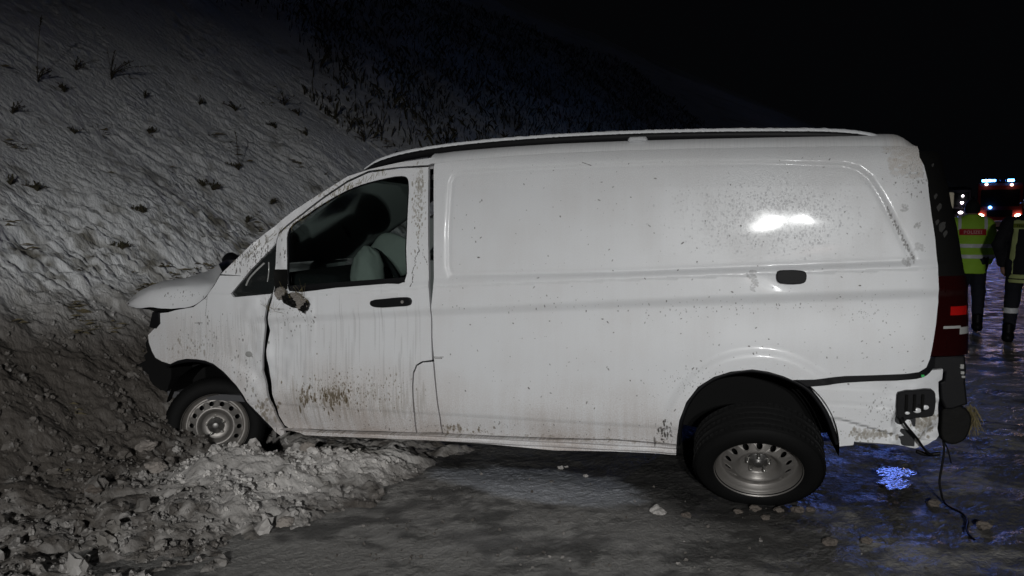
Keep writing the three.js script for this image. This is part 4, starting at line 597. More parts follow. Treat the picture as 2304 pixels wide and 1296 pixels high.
{ // crumbs of snow thrown about by the crash
  const R = rng(41), base = [0, 1, 2].map(k => { const g = new THREE.IcosahedronGeometry(1, 3), q = g.attributes.position; for (let i = 0; i < q.count; i++) { const x = q.getX(i), y = q.getY(i), z = q.getZ(i), m = 1 + 0.5 * N3(x * 1.1 + k * 5, y * 1.1, z * 1.1) + 0.22 * N3(x * 2.6, y * 2.6 + k * 3, z * 2.6) + 0.14 * N3(x * 7, y * 7 + k * 3, z * 7); q.setXYZ(i, x * m, y * m * 0.8, z * m); } g.deleteAttribute('uv'); g.computeVertexNormals(); return g; });
  const ms = [M.crumbA = std([0.28, 0.25, 0.225], 0.9), M.crumbB = std([0.12, 0.10, 0.085], 0.9), M.crumbC = std([0.42, 0.40, 0.38], 0.9)];
  const spots = []; for (let i = 0; i < 26000 && spots.length < 6000; i++) { const q = 1.0 + 6.2 * R(), sd = 2.35 + 3.6 * R() * (0.5 + 0.5 * R()), x = RN[0] * sd + RD[0] * q, z = RN[1] * sd + RD[1] * q; if (churn(x, z) < 0.35 * R() + 0.2 || N3(x * 3.1, z * 3.1, 33) < -0.25 + 0.5 * (R() - 0.5)) continue; const [u, , w] = toVan(x, 0, z); if (w < -0.02 && u > -3.75 && w > -2) continue; const y = snowH(x, z); if (y < roadH(x, z) - 0.004) continue; spots.push([x, y, z, 0.004 + 0.014 * R() ** 3 + 0.03 * R() ** 14]); }
  for (let i = 0; i < 700; i++) { const p = gspot(700 + 1500 * R() * R(), 1020 + 276 * R()); if (sOf(...p) > 2.6) continue; const [u, , w] = toVan(p[0], 0, p[1]); if (w < -0.1) continue; spots.push([p[0], roadH(...p), p[1], 0.002 + 0.008 * R() ** 4]); }
  const cg = base[0]; const cs = new THREE.IcosahedronGeometry(1, 1), cq = cs.attributes.position; for (let i = 0; i < cq.count; i++) { const x = cq.getX(i), y = cq.getY(i), z = cq.getZ(i), m = 1 + 0.7 * N3(x * 1.4 + 5, y * 1.4, z * 1.4) + 0.4 * N3(x * 3.1, y * 3.1, z * 3.1); cq.setXYZ(i, x * m, y * m * 0.75, z * m); } cs.computeVertexNormals();
  { const im = new THREE.InstancedMesh(cs, std([1, 1, 1], 0.55), spots.length), m = new THREE.Matrix4(), q = new THREE.Quaternion(), col = new THREE.Color(); spots.forEach(([x, y, z, r], i) => { q.setFromEuler(new THREE.Euler(R() * 6, R() * 6, R() * 6)); m.compose(V3(x, y + r * 0.25, z), q, V3(r * (0.8 + 0.6 * R()), r, r)); im.setMatrixAt(i, m); const t = bankTint(x, z), k = 0.75 + 0.5 * R(); im.setColorAt(i, col.setRGB(Math.min(0.72, t[0] * k + 0.02), Math.min(0.72, t[1] * k + 0.02), Math.min(0.72, t[2] * k + 0.02))); }); im.name = 'snow_crumbs'; im.castShadow = im.receiveShadow = true; tag(im, 'crumbs of dirty snow strewn over the ploughed foot of the bank', 'snow crumbs', null, 'stuff'); scene.add(im); }
  // lumps lying singly on the road
  for (const [px, py, r, k] of [[1478, 1151, 0.035, 2], [1490, 1155, 0.02, 2], [1544, 1159, 0.022, 1], [1700, 1142, 0.026, 1], [1752, 1146, 0.022, 1], [1795, 1146, 0.03, 1], [1825, 1146, 0.02, 1], [1662, 1148, 0.02, 1], [1722, 1166, 0.02, 1], [1866, 1221, 0.028, 1], [1949, 1218, 0.025, 1], [2215, 1184, 0.03, 1], [1318, 1068, 0.014, 2], [1262, 1052, 0.016, 2], [1275, 1048, 0.01, 2], [2100, 1132, 0.03, 1], [640, 1180, 0.035, 0], [210, 1110, 0.04, 1], [352, 1060, 0.05, 0], [330, 1012, 0.05, 0], [395, 1015, 0.03, 2], [640, 1000, 0.035, 2], [690, 1012, 0.04, 0]]) {
    let p = onBank(px, py); const g = onHeight(px, py, 0.01); if (p[1] < 0.02 && sOf(g[0], g[2]) < 3) p = [g[0], roadH(g[0], g[2]), g[2]];
    const o = mesh(numbered('snow_lump'), base[k % 3], ms[k], scene); o.position.set(p[0], p[1] + r * 0.22, p[2]); o.scale.set(r * 1.15, r * 0.9, r * 1.05); o.rotation.y = px; tag(o, ['lump of grey snow lying loose on the ground by the van', 'brownish lump of dirty snow lying loose on the ground by the van', 'pale lump of clean snow lying loose on the ground by the van'][k], 'snow lump', ['grey snow lumps', 'dirty snow lumps', 'pale snow lumps'][k]);
  }
}
{ // melt-water under the tail: mirrors the blue beacon behind the van
  const pts = soft([[1974, 1055], [2000, 1050], [2036, 1055], [2064, 1070], [2048, 1082], [2030, 1088], [2048, 1098], [2044, 1116], [2018, 1126], [1996, 1124], [1990, 1110], [1972, 1102], [1985, 1090], [1974, 1075]], 4).map(p => gspot(p[0], p[1], 0.03)), R = rng(3);
  const xs = pts.map(p => p[0]), zs = pts.map(p => p[1]), b = [Math.min(...xs), Math.min(...zs), Math.max(...xs), Math.max(...zs)], pos = [], idx = [], st = 0.006, key = new Map();
  const vx = (i, j) => { const k = i + '_' + j; if (!key.has(k)) { const x = i * st, z = j * st; key.set(k, pos.length / 3); pos.push(x, 0.030 + 0.0030 * N3(x * 60, z * 60, 2) + 0.0012 * N3(x * 130, z * 130, 2) + 0.10 * (z - b[1]) , z); } return key.get(k); };
  for (let i = Math.floor(b[0] / st); i < b[2] / st; i++) for (let j = Math.floor(b[1] / st); j < b[3] / st; j++) { const x = (i + 0.5) * st, z = (j + 0.5) * st; if (!inside(pts, x, z)) continue; const ed = segDist(pts, x, z); if (N3(x * 30, z * 30, 6) + 0.5 * N3(x * 70, z * 70, 8) > 0.02 + 0.42 * sst(0, 0.05, ed)) continue; const a = vx(i, j), c = vx(i + 1, j), d = vx(i + 1, j + 1), e = vx(i, j + 1); idx.push(a, e, c, c, e, d); }
  const g = new THREE.BufferGeometry(); g.setAttribute('position', new THREE.Float32BufferAttribute(pos, 3)); g.setIndex(idx); g.computeVertexNormals();
  const o = mesh('meltwater_puddle', g, phys([0.05, 0.05, 0.055], 0.22), scene); o.userData.kind = 'structure'; o.userData.label = 'wet icy slush glinting blue under the tail of the van';
}

// ---------------------------------------------------------------- lamps and vehicles
function spot(parent, from, to, color, cd, angle, pen, size) { const l = new THREE.SpotLight(color, cd, 0, angle * Math.PI / 180, pen, 2); l.position.set(...from); l.target.position.set(...to); l.castShadow = true; l.shadow.radius = size / 0.02; parent.add(l); parent.add(l.target); return l; }
function point(parent, p, color, cd, size) { const l = new THREE.PointLight(color, cd, 0, 2); l.position.set(...p); l.castShadow = true; l.shadow.radius = size / 0.02; parent.add(l); return l; }
{ // flood lamps on a tripod behind the photographer: they light the scene and show in the van's paint
  const t = thing('floodlight_tripod', 'tall tripod mast with two lit flood lamps standing on the road facing the van', 'floodlight', [FLOOD.at[0], roadRise(0), FLOOD.at[2]]);
  const H = FLOOD.at[1]; mesh('mast', join([new THREE.CylinderGeometry(0.02, 0.02, H - 0.9, 12).translate(0, (H + 0.9) / 2 - 0.1, 0), new THREE.CylinderGeometry(0.03, 0.03, 1.1, 12).translate(0, 0.95, 0)]), M.steel, t);
  for (let i = 0; i < 3; i++) { const a = i * 2.094 + 0.5; mesh('leg', tube([[0, 1.1, 0], [0.35 * Math.cos(a), 0.55, 0.35 * Math.sin(a)], [0.7 * Math.cos(a), 0.01, 0.7 * Math.sin(a)]], 0.014, 8, 8), M.steel, t); }
  mesh('cross_bar', box(0.7, 0.03, 0.03, 0, H - 0.2, 0, 0.008), M.steel, t);
  for (const dx of [-0.27, 0.27]) { const l = sub('flood_lamp', t); l.position.set(dx, H, 0); const dir = V3(FLOOD.aim[0] - FLOOD.at[0], FLOOD.aim[1] - H, FLOOD.aim[2] - FLOOD.at[2]).normalize(); l.lookAt(l.getWorldPosition(V3(0, 0, 0)).add(dir));
    mesh('lamp_housing', box(0.34, 0.24, 0.09, 0, 0, -0.07, 0.02), M.black, l); mesh('lamp_glass', box(0.2, 0.11, 0.008, 0, 0, -0.02), glow([1, 1, 1], 30), l);
    spot(l, [0, 0, 0.02], [0, 0, 5], 0xfbfcfb, FLOOD.cd, FLOOD.angle, FLOOD.penumbra, 0.03); }
  { const v = sub('added_visor', t); v.position.set(0, H, 0); const dir = V3(FLOOD.aim[0] - FLOOD.at[0], FLOOD.aim[1] - H, FLOOD.aim[2] - FLOOD.at[2]).normalize(), el = Math.asin(dir.y) * 180 / Math.PI, y1 = 0.45 * Math.tan((FLOOD.cut - el) * Math.PI / 180); v.lookAt(v.getWorldPosition(V3(0, 0, 0)).add(dir)); mesh('added_visor_plate', box(1.15, 0.006, 0.47).rotateX(Math.atan2(0.14 - y1, 0.45)).translate(0, (0.14 + y1) / 2 + 0.005, 0.225), M.black, v).rotation.z = FLOOD.roll * Math.PI / 180; }  // plate added to keep the lamp light off the upper bank
}
function truck(name, label, pos, turn, cfg) {
  const t = thing(name, label, 'truck', pos, turn, cfg.group), c = cfg.cab, W = 2.3;
  const cabS = new THREE.Shape(); [[0, 0.55], [0.05, 1.35], [0.3, 2.75], [0.5, 2.9], [2.4, 2.9], [2.4, 0.55], [1.6, 0.55], [1.5, 0.95], [0.9, 1.0], [0.75, 0.55]].forEach((p, i) => i ? cabS.lineTo(-p[0], p[1]) : cabS.moveTo(-p[0], p[1]));
  const cab = mesh('cab', new THREE.ExtrudeGeometry(cabS, { depth: W - 0.1, bevelEnabled: true, bevelSize: 0.04, bevelThickness: 0.05, bevelSegments: 3 }).rotateY(-Math.PI / 2).translate((W - 0.1) / 2, 0, 0), c, t);
  mesh('windscreen', box(W - 0.35, 1.0, 0.02).rotateX(-0.175).translate(0, 2.05, 0.03 - 0.14), M.darkGlass, cab);
  for (const s of [-1, 1]) mesh('side_window', box(0.02, 0.7, 0.9, s * (W / 2 + 0.012), 2.15, -1.1), M.darkGlass, cab);
  for (const s of [-1, 1]) mesh('wing_mirror', box(0.16, 0.4, 0.08, s * (W / 2 + 0.18), 1.95, -0.1, 0.03), M.black, cab);
  mesh('grille', box(1.3, 0.4, 0.03, 0, 1.15, 0.035, 0.01), M.black, t);
  mesh('bumper', box(W + 0.05, 0.34, 0.22, 0, 0.56, 0.02, 0.05), M.bump ??= std([0.7, 0.69, 0.68], 0.5), t);
  mesh('body', box(W + 0.1, 2.3, 4.6, 0, 1.85, -4.85, 0.05), c, t);
  for (const s of [-1, 1]) for (let k = 0; k < 3; k++) mesh('shutter', box(0.02, 1.5, 1.2, s * (W / 2 + 0.06), 1.75, -3.35 - 1.42 * k), M.inner, t);
  for (const s of [-1, 1]) for (const z of [-1.2, -5.6]) mesh('wheel', join([new THREE.TorusGeometry(0.36, 0.14, 12, 32).rotateY(Math.PI / 2), new THREE.CylinderGeometry(0.3, 0.3, 0.22, 24).rotateZ(Math.PI / 2)]).translate(s * (W / 2 - 0.12), 0.5, z), M.rubber, t);
  const hc = cfg.head, hx = cfg.hx ?? 0.94, hy = cfg.hy ?? 1.0;
  for (const s of cfg.heads ?? [-1, 1]) { const l = mesh('headlight', new THREE.SphereGeometry(0.13, 20, 12).scale(1.25, 0.8, 0.3).translate(s * hx, hy, 0.08), glow(hc, cfg.glow ?? 14), t); spot(t, [s * hx, hy, 0.16], [s * hx + (cfg.aimx ?? 0), cfg.aimy ?? 0, 13], new THREE.Color().setRGB(...hc), cfg.cd ?? 60, cfg.beam ?? 20, 0.9, 0.08); }
  const bar = sub('light_bar', t); mesh('bar_foot', box(1.7, 0.07, 0.3, 0, 2.98, -0.75, 0.02), M.black, bar);
  for (const [x, on, w] of cfg.beacons ?? []) { mesh('beacon', box(w, 0.13, 0.24, x, 3.09, -0.75, 0.03), on ? glow([0.08, 0.35, 1], on) : (M.deadBlue ??= phys([0.01, 0.03, 0.2], 0.2)), bar); if (on) spot(bar, [x, 3.09, -0.6], [x + 0.4, 1.2, 8], 0x3a66ff, cfg.blue ?? 40, 24, 0.8, 0.08); }
  for (const [x, y, z, k, col, cd] of cfg.extra ?? []) { mesh('auxiliary_lamp', new THREE.SphereGeometry(0.09, 16, 10).scale(1, 0.9, 0.5).translate(x, y, z), glow(col, k), t); spot(t, [x, y, z + 0.12], [x, y - 1, z + 8], new THREE.Color().setRGB(...col), cd, 18, 0.8, 0.05); }
  return t;
}
const redCab = phys([0.14, 0.008, 0.008], 0.6), greyCab = phys([0.05, 0.05, 0.055], 0.6);
const faceCam = p => Math.atan2(-p[0], -p[2]);
const put = (px, depth) => { const x = (px - CX) / F * depth; return [x, roadRise(qOf(x, -depth)), -depth]; };
{
  const p = put(2244, 48); truck('fire_truck', 'red fire truck with lit blue roof beacons and orange headlights beyond the people', p, faceCam(p), { cab: redCab, head: [1, 0.62, 0.42], glow: 22, cd: 55, beam: 22, aimy: -0.4, beacons: [[-0.72, 26, 0.5], [-0.38, 14, 0.25], [0.5, 26, 0.34], [0.1, 0, 0.3]], blue: 18, extra: [[-0.48, 1.5, 0.1, 26, [0.06, 0.3, 1], 40], [-0.72, 2.85, 0.06, 5, [1, 0.6, 0.5], 1], [0.55, 2.8, 0.06, 5, [1, 0.5, 0.4], 1]], hy: 1.02 });
  const a = put(2140, 62); truck('recovery_truck', 'grey truck with bright white auxiliary lamps, half hidden behind the van and the police officer', a, faceCam(a), { cab: greyCab, head: [1, 0.85, 0.95], glow: 8, cd: 25, heads: [1], hx: 0.5, hy: 1.08, extra: [[0.56, 1.82, 0.1, 24, [1, 0.8, 0.95], 15], [0.6, 2.32, 0.1, 5, [1, 0.9, 0.95], 2]] });
  const b = put(2318, 58); truck('recovery_truck', 'grey truck with white headlights beside the red fire truck', b, faceCam(b), { cab: greyCab, head: [1, 0.8, 0.92], glow: 18, cd: 40, hx: 0.95, hy: 1.1 });
  // the truck whose headlights fall on the van from behind the photographer
  truck('fire_truck', 'red fire truck with small warm lamps on its cab, standing behind the floodlight tripod', [-0.9, 0, 14], Math.PI + 0.03, { cab: redCab, head: [1, 0.72, 0.55], heads: [], beacons: [], extra: [[-0.22, 2.45, 0.12, 10, [1, 0.7, 0.62], 3], [0.22, 2.45, 0.12, 10, [1, 0.7, 0.62], 3], [0.9, 2.2, 0.1, 6, [1, 0.1, 0.12], 1.5]] });
}
{ // patrol car parked behind the van: its beacon makes the blue light on the road
  const t = thing('patrol_car', 'patrol car with a lit blue roof beacon parked behind the van', 'car', [6.9, roadRise(17), -15.6], Math.atan2(-RD[0], -RD[1]));
  const prof = new THREE.Shape(); [[-2.2, 0.35], [-2.25, 0.8], [-1.3, 0.95], [-0.6, 1.42], [0.9, 1.46], [1.8, 1.0], [2.2, 0.9], [2.2, 0.35]].forEach((p, i) => i ? prof.lineTo(...p) : prof.moveTo(...p));
  mesh('body', new THREE.ExtrudeGeometry(prof, { depth: 1.6, bevelEnabled: true, bevelSize: 0.06, bevelThickness: 0.08, bevelSegments: 3 }).rotateY(-Math.PI / 2).translate(0.8, 0, 0), std([0.5, 0.52, 0.55], 0.35, { metalness: 0.4 }), t);
  mesh('windscreen', box(1.45, 0.03, 0.8).rotateX(0.6).translate(0, 1.24, -0.98), M.darkGlass, t); mesh('rear_window', box(1.45, 0.03, 0.9).rotateX(-0.47).translate(0, 1.28, 1.36), M.darkGlass, t);
  for (const s of [-1, 1]) mesh('side_window', box(0.02, 0.34, 1.5, s * 0.89, 1.2, 0.2), M.darkGlass, t);
  for (const s of [-1, 1]) for (const z of [-1.4, 1.35]) mesh('wheel', join([new THREE.TorusGeometry(0.24, 0.09, 10, 28).rotateY(Math.PI / 2), new THREE.CylinderGeometry(0.2, 0.2, 0.14, 20).rotateZ(Math.PI / 2)]).translate(s * 0.82, 0.33, z), M.rubber, t);
  t.updateMatrixWorld(); const BEAM = (() => { const v = t.worldToLocal(V3(5.3, 0, -6)); return [v.x, v.z]; })();
  const bar = sub('light_bar', t); mesh('bar_foot', join([box(1.1, 0.05, 0.22, 0, 1.72, 0.3, 0.01), box(0.05, 0.26, 0.05, -0.4, 1.6, 0.3), box(0.05, 0.26, 0.05, 0.4, 1.6, 0.3)]), M.black, bar); for (const x of [-0.38, 0.38]) { mesh('beacon', box(0.3, 0.14, 0.2, x, 1.82, 0.3, 0.03), glow([0.08, 0.35, 1], 20), bar); spot(bar, [x, 1.82, 0.46], [BEAM[0] + x, 0.0, BEAM[1]], 0x7088ff, BLUE, 34, 0.5, 0.07); }
}

// ---------------------------------------------------------------- people
function sdfMesh(f, lo, hi, res) { // marching cubes over a box
  const mc = new MarchingCubes(res, new THREE.MeshBasicMaterial(), false, false, 120000); mc.isolation = 0; const h = res / 2, n = res;
  const px = i => lo[0] + (hi[0] - lo[0]) * i / (n - 1), py = i => lo[1] + (hi[1] - lo[1]) * i / (n - 1), pz = i => lo[2] + (hi[2] - lo[2]) * i / (n - 1);
  for (let k = 0; k < n; k++) for (let j = 0; j < n; j++) for (let i = 0; i < n; i++) mc.field[i + j * n + k * n * n] = -f(px(i), py(j), pz(k));
  mc.update(); const c = mc.count, p = mc.positionArray, pos = new Float32Array(c * 3), nor = new Float32Array(c * 3);
  for (let i = 0; i < c; i++) { const x = px(p[3 * i] * h + h), y = py(p[3 * i + 1] * h + h), z = pz(p[3 * i + 2] * h + h), e = 0.006; pos.set([x, y, z], 3 * i); const a = f(x + e, y, z) - f(x - e, y, z), b = f(x, y + e, z) - f(x, y - e, z), d = f(x, y, z + e) - f(x, y, z - e), l = Math.hypot(a, b, d) || 1; nor.set([a / l, b / l, d / l], 3 * i); }
  const g = new THREE.BufferGeometry(); g.setAttribute('position', new THREE.BufferAttribute(pos, 3)); g.setAttribute('normal', new THREE.BufferAttribute(nor, 3)); return g;
}
const cap = (x, y, z, a, b, ra, rb, sq = 1) => { // tapered capsule, flattened front to back by sq
  const dx = b[0] - a[0], dy = b[1] - a[1], dz = (b[2] - a[2]) / sq, px = x - a[0], py = y - a[1], pz = (z - a[2]) / sq, t = clamp((px * dx + py * dy + pz * dz) / (dx * dx + dy * dy + dz * dz + 1e-9), 0, 1);
  return (Math.hypot(px - t * dx, py - t * dy, pz - t * dz) - mix(ra, rb, t)) * Math.min(1, sq + 0.15);
};
const smin = (a, b, k) => { const h = clamp(0.5 + 0.5 * (b - a) / k, 0, 1); return mix(b, a, h) - k * h * (1 - h); };
function person(pose, o) {
  // local: y up, the back towards +z, own right hand at +x
  const J = pose, t = thing('person', o.label, 'person', o.pos, o.turn);
  const torso = (x, y, z, g) => { let d = cap(x, y, z, [0, 0.98, 0], [0, 1.22, 0.0], 0.165 + g, 0.172 + g, 0.66); d = smin(d, cap(x, y, z, [0, 1.22, 0], [0, 1.34, 0.005], 0.172 + g, 0.155 + g, 0.66), 0.06); for (const s of [-1, 1]) d = smin(d, cap(x, y, z, [0, 1.39, 0], [s * 0.165, 1.40, 0], 0.085 + g, 0.075 + g, 0.8), 0.07); return d; };
  const arm = (x, y, z, a, g) => smin(cap(x, y, z, a[0], a[1], 0.062 + g, 0.050 + g), cap(x, y, z, a[1], a[2], 0.050 + g, 0.036 + g), 0.03);
  const leg = (x, y, z, l, g) => smin(cap(x, y, z, l[0], l[1], 0.092 + g, 0.062 + g), cap(x, y, z, l[1], l[2], 0.062 + g, 0.045 + g), 0.03);
  const head = (x, y, z) => { const c = [J.head[0], J.head[1], J.head[2]]; let d = Math.hypot((x - c[0]) / 0.078, (y - c[1]) / 0.112, (z - c[2]) / 0.098); d = (d - 1) * 0.08; d = smin(d, cap(x, y, z, [c[0], c[1] - 0.06, c[2] - 0.04], [c[0], c[1] - 0.085, c[2] - 0.05], 0.045, 0.035), 0.03); d = smin(d, cap(x, y, z, [c[0], c[1] + 0.01, c[2] - 0.095], [c[0], c[1] - 0.03, c[2] - 0.112], 0.008, 0.014), 0.015); for (const s of [-1, 1]) d = smin(d, Math.hypot((x - c[0] - s * 0.08) / 0.5, y - c[1], (z - c[2] - 0.005)) - 0.026, 0.01); return d; };
  const hand = (x, y, z, a) => { const w = a[2], dv = V3(a[2][0] - a[1][0], a[2][1] - a[1][1], a[2][2] - a[1][2]).normalize(), P2 = k => [w[0] + dv.x * k, w[1] + dv.y * k, w[2] + dv.z * k]; let d = cap(x, y, z, P2(0.01), P2(0.08), 0.028, 0.036, 0.8); const out = []; for (let i = 0; i < 4; i++) { const oz = (i - 1.5) * 0.02, b = P2(0.085), m = P2(0.125 - 0.006 * Math.abs(i - 1)), e = P2(0.155 - 0.01 * Math.abs(i - 1)); d = smin(d, smin(cap(x, y, z, [b[0], b[1], b[2] + oz], [m[0], m[1], m[2] + oz - 0.004], 0.010, 0.009), cap(x, y, z, [m[0], m[1], m[2] + oz - 0.004], [e[0], e[1], e[2] + oz - 0.018], 0.009, 0.008), 0.004), 0.006); } const b = P2(0.03), e = P2(0.085); return smin(d, cap(x, y, z, [b[0], b[1], b[2] - 0.03], [e[0], e[1], e[2] - 0.055], 0.012, 0.009), 0.01); };
  const all = (x, y, z, g = 0) => { let d = torso(x, y, z, g - 0.02); for (const a of J.arms) d = smin(d, arm(x, y, z, a, g - 0.012), 0.03); for (const l of J.legs) { d = smin(d, leg(x, y, z, l, g - 0.01), 0.04); d = smin(d, cap(x, y, z, [l[2][0], 0.06, l[2][2] + 0.04], [l[2][0], 0.05, l[2][2] - 0.14], 0.045, 0.04), 0.02); } d = smin(d, cap(x, y, z, [0, 1.42, 0], [J.head[0], J.head[1] - 0.08, J.head[2]], 0.055, 0.05), 0.03); d = smin(d, head(x, y, z), 0.02); for (const a of J.arms) d = smin(d, hand(x, y, z, a), 0.01); return d; };
  mesh('body', sdfMesh(all, [-0.5, -0.02, -0.35], [0.5, 1.85, 0.35], 84), M.skin ??= std([0.42, 0.25, 0.19], 0.6), t);
  const legsF = (x, y, z) => { let d = 9; for (const l of J.legs) d = smin(d, leg(x, y, z, l, 0.018 + 0.006 * N3(x * 9, y * 14, z * 9)), 0.05); d = smin(d, cap(x, y, z, [-0.05, 0.98, 0], [0.05, 0.98, 0], 0.15, 0.15, 0.72), 0.06); return Math.max(d, 0.13 - y, y - 1.06); };
  const trousers = mesh('trousers', sdfMesh(legsF, [-0.4, 0.05, -0.35], [0.4, 1.12, 0.35], 56), o.trousers, t);
  const shoeF = (x, y, z) => { let d = 9; for (const l of J.legs) d = Math.min(d, smin(cap(x, y, z, [l[2][0], 0.055, l[2][2] + 0.05], [l[2][0], 0.05, l[2][2] - 0.16], 0.058, 0.05), cap(x, y, z, [l[2][0], 0.06, l[2][2] + 0.02], [l[2][0], 0.2, l[2][2] + 0.01], 0.06, 0.065), 0.03)); return Math.max(d, 0.006 - y); };
  mesh('boots', sdfMesh(shoeF, [-0.4, -0.03, -0.35], [0.4, 0.34, 0.35], 40), M.black, t);
  const hem = o.hem, jf = (x, y, z) => { const wr = 0.010 * N3(x * 7, y * 10, z * 7) + 0.006 * N3(x * 16, y * 20, z * 16); let d = torso(x, y, z, 0.022 + wr); d = smin(d, cap(x, y, z, [0, hem - 0.1, 0], [0, 1.1, 0], 0.198 + wr, 0.185 + wr, 0.7), 0.05); d = Math.max(d, hem - y); for (const a of J.arms) { let e = arm(x, y, z, a, 0.02 + wr); const w = a[2], dv = [a[2][0] - a[1][0], a[2][1] - a[1][1], a[2][2] - a[1][2]], L = Math.hypot(...dv); e = Math.max(e, ((x - w[0]) * dv[0] + (y - w[1]) * dv[1] + (z - w[2]) * dv[2]) / L + 0.0); d = smin(d, e, 0.025); } d = smin(d, Math.max(cap(x, y, z, [0, 1.42, 0.005], [0, 1.50, 0.01], 0.085, 0.082, 0.9), y - 1.53), 0.03); return d; };
  const jacket = mesh('jacket', sdfMesh(jf, [-0.5, hem - 0.05, -0.32], [0.5, 1.6, 0.32], 72), o.jacket, t);
  const band = (test, m, name, parent = jacket, f = jf, lo = [-0.5, hem - 0.05, -0.32], hi = [0.5, 1.6, 0.32], res = 60) => mesh(name, sdfMesh((x, y, z) => Math.max(f(x, y, z) - 0.006, test(x, y, z)), lo, hi, res), m, parent);
  const patch = (x0, x1, y0, y1, m, name) => { const nx = 24, ny = 8, pos = [], uv = [], idx = []; for (let j = 0; j <= ny; j++) for (let i = 0; i <= nx; i++) { const x = mix(x0, x1, i / nx), y = mix(y0, y1, j / ny); let z = 0.4; while (z > -0.3 && jf(x, y, z) > 0.010) z -= Math.max(0.0015, (jf(x, y, z) - 0.010) * 0.6); pos.push(x, y, z); uv.push(i / nx, j / ny); } for (let j = 0; j < ny; j++) for (let i = 0; i < nx; i++) { const k = j * (nx + 1) + i; idx.push(k, k + 1, k + nx + 1, k + 1, k + nx + 2, k + nx + 1); } const g = new THREE.BufferGeometry(); g.setAttribute('position', new THREE.Float32BufferAttribute(pos, 3)); g.setAttribute('uv', new THREE.Float32BufferAttribute(uv, 2)); g.setIndex(idx); g.computeVertexNormals(); return mesh(name, g, m, jacket); };
  return { t, jacket, trousers, band, patch, legsF, jf, J };
}
function lettering(text, bg, fg, w, h) { const c = document.createElement('canvas'); c.width = w; c.height = h; const x = c.getContext('2d'); x.fillStyle = bg; x.fillRect(0, 0, w, h); x.fillStyle = fg; x.font = `bold ${Math.floor(h * 0.72)}px sans-serif`; x.textAlign = 'center'; x.textBaseline = 'middle'; x.fillText(text, w / 2, h * 0.53); const t = new THREE.CanvasTexture(c); t.colorSpace = THREE.SRGBColorSpace; return t; }
M.reflex = std([0.85, 0.86, 0.88], 0.4); M.reflexY = std([0.62, 0.70, 0.28], 0.45);
{ // police officer seen from behind
  const p = put(2184, 10.8); const pose = { head: [0.0, 1.60, -0.03], arms: [[[0.185, 1.39, 0], [0.255, 1.13, 0.02], [0.20, 0.90, -0.06]], [[-0.185, 1.39, 0], [-0.24, 1.12, 0.03], [-0.22, 0.90, -0.04]]], legs: [[[0.09, 0.94, 0], [0.11, 0.52, -0.01], [0.11, 0.1, 0.02]], [[-0.09, 0.94, 0], [-0.10, 0.52, -0.02], [-0.11, 0.1, 0.0]]] };
  const o = person(pose, { pos: p, turn: faceCam(p) + 0.12, hem: 0.76, label: 'person seen from behind in a yellow-green police safety jacket with two silver bands', jacket: std([0.46, 0.82, 0.06], 0.7), trousers: std([0.014, 0.016, 0.026], 0.85) });
  o.band((x, y) => Math.abs(y - 1.125) - 0.026, M.reflex, 'silver_band', o.jacket, o.jf, [-0.5, 1.08, -0.32], [0.5, 1.17, 0.32]); o.band((x, y) => Math.abs(y - 0.985) - 0.026, M.reflex, 'silver_band', o.jacket, o.jf, [-0.5, 0.94, -0.32], [0.5, 1.03, 0.32]);
  o.band((x, y, z) => Math.max(Math.abs(Math.abs(x) - 0.15) - 0.02, 1.33 - y), M.reflex, 'silver_band', o.jacket, o.jf, [-0.3, 1.3, -0.25], [0.3, 1.6, 0.25]);
  o.patch(-0.155, 0.155, 1.265, 1.345, new THREE.MeshStandardMaterial({ map: lettering('POLIZEI', '#c8232c', '#e9b5b0', 512, 132), roughness: 0.6 }), 'back_patch');
  const c = [0, 1.60, -0.03]; mesh('cap', sdfMesh((x, y, z) => { let d = (Math.hypot((x - c[0]) / 0.092, (y - c[1] - 0.01) / 0.125, (z - c[2]) / 0.112) - 1) * 0.095; d = Math.max(d, c[1] - 0.05 - y); return Math.min(d, Math.max(Math.hypot(x - c[0], z - c[2] + 0.06) - 0.115, Math.abs(y - c[1] - 0.035) - 0.008)); }, [-0.15, 1.5, -0.25], [0.15, 1.78, 0.13], 60), std([0.012, 0.012, 0.014], 0.85), o.t);
}
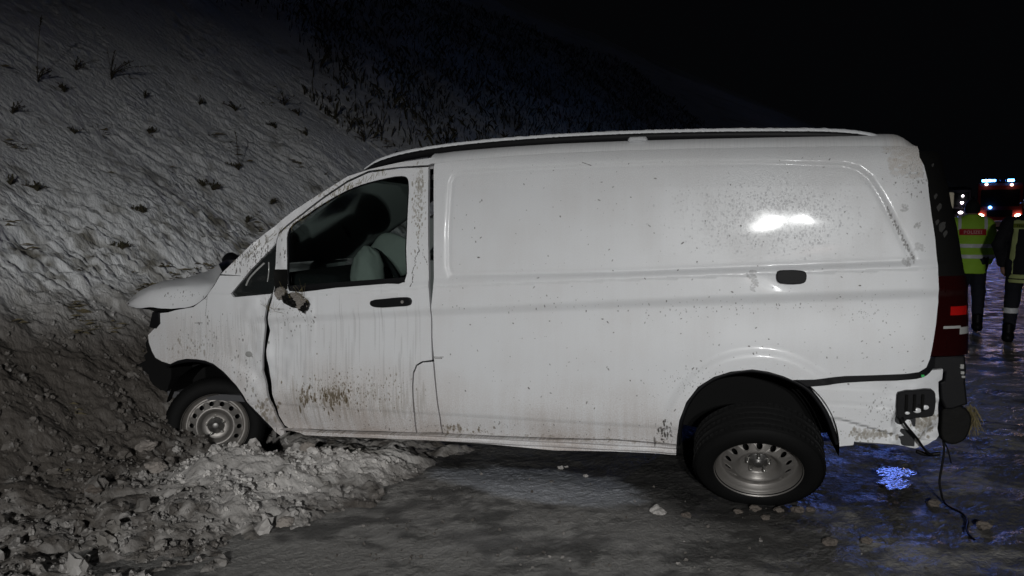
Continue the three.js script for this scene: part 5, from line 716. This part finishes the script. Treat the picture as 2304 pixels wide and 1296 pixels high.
{ // fire fighter at the edge of the picture
  const p = put(2311, 9.7); const pose = { head: [0.06, 1.66, -0.06], arms: [[[0.2, 1.42, 0], [0.29, 1.16, 0.03], [0.24, 0.93, -0.08]], [[-0.2, 1.42, 0], [-0.29, 1.17, 0.05], [-0.25, 0.92, -0.05]]], legs: [[[0.1, 0.94, 0], [0.12, 0.52, -0.01], [0.13, 0.1, 0.02]], [[-0.1, 0.94, 0], [-0.13, 0.52, -0.02], [-0.15, 0.1, 0.0]]] };
  const dark = std([0.012, 0.012, 0.016], 0.85), o = person(pose, { pos: p, turn: faceCam(p) - 0.1, hem: 0.72, label: 'person in dark fire brigade clothing with yellow-green stripes on back and hem', jacket: dark, trousers: std([0.013, 0.014, 0.022], 0.85) });
  o.band((x, y) => Math.max(Math.abs(y - 0.80) - 0.024, Math.abs(x) - 0.24), M.reflexY, 'yellow_stripe', o.jacket, o.jf, [-0.3, 0.76, -0.3], [0.3, 0.84, 0.3]); o.band((x, y) => Math.max(Math.abs(y - 0.745) - 0.02, Math.abs(x) - 0.24), M.reflexY, 'yellow_stripe', o.jacket, o.jf, [-0.3, 0.71, -0.3], [0.3, 0.78, 0.3]);
  for (const s of [-1, 1]) o.band((x, y, z) => Math.max(Math.abs(s * x - 0.10 - (1.45 - y) * 0.09) - 0.03, 0.82 - y, -z, y - 1.47), M.reflexY, 'yellow_stripe');
  o.band((x, y, z) => Math.max(Math.abs(y - 1.41) - 0.05, Math.abs(x) - 0.14, -z), M.reflexY, 'yellow_stripe', o.jacket, o.jf, [-0.2, 1.34, -0.05], [0.2, 1.48, 0.25]);
  o.patch(-0.14, 0.14, 1.375, 1.425, new THREE.MeshStandardMaterial({ map: lettering('FEUERWEHR', '#7d8a2c', '#20221a', 512, 92), roughness: 0.6 }), 'back_patch');
  o.band((x, y) => Math.abs(y - 0.385) - 0.035, M.reflex, 'silver_band', o.trousers, o.legsF, [-0.4, 0.05, -0.35], [0.4, 1.12, 0.35], 60);
  const c = pose.head; mesh('helmet', sdfMesh((x, y, z) => { let d = (Math.hypot((x - c[0]) / 0.125, (y - c[1] - 0.02) / 0.15, (z - c[2]) / 0.15) - 1) * 0.13; d = Math.max(d, c[1] - 0.0 - y); return Math.min(d, Math.max(Math.hypot((x - c[0]) * 1.1, z - c[2] - 0.02) - 0.175, Math.abs(y - c[1] - 0.008) - 0.01)); }, [-0.2, 1.6, -0.3], [0.3, 1.88, 0.2], 60), std([0.05, 0.05, 0.03], 0.4), o.t);
}
shade(scene);
renderer.render(scene, camera);
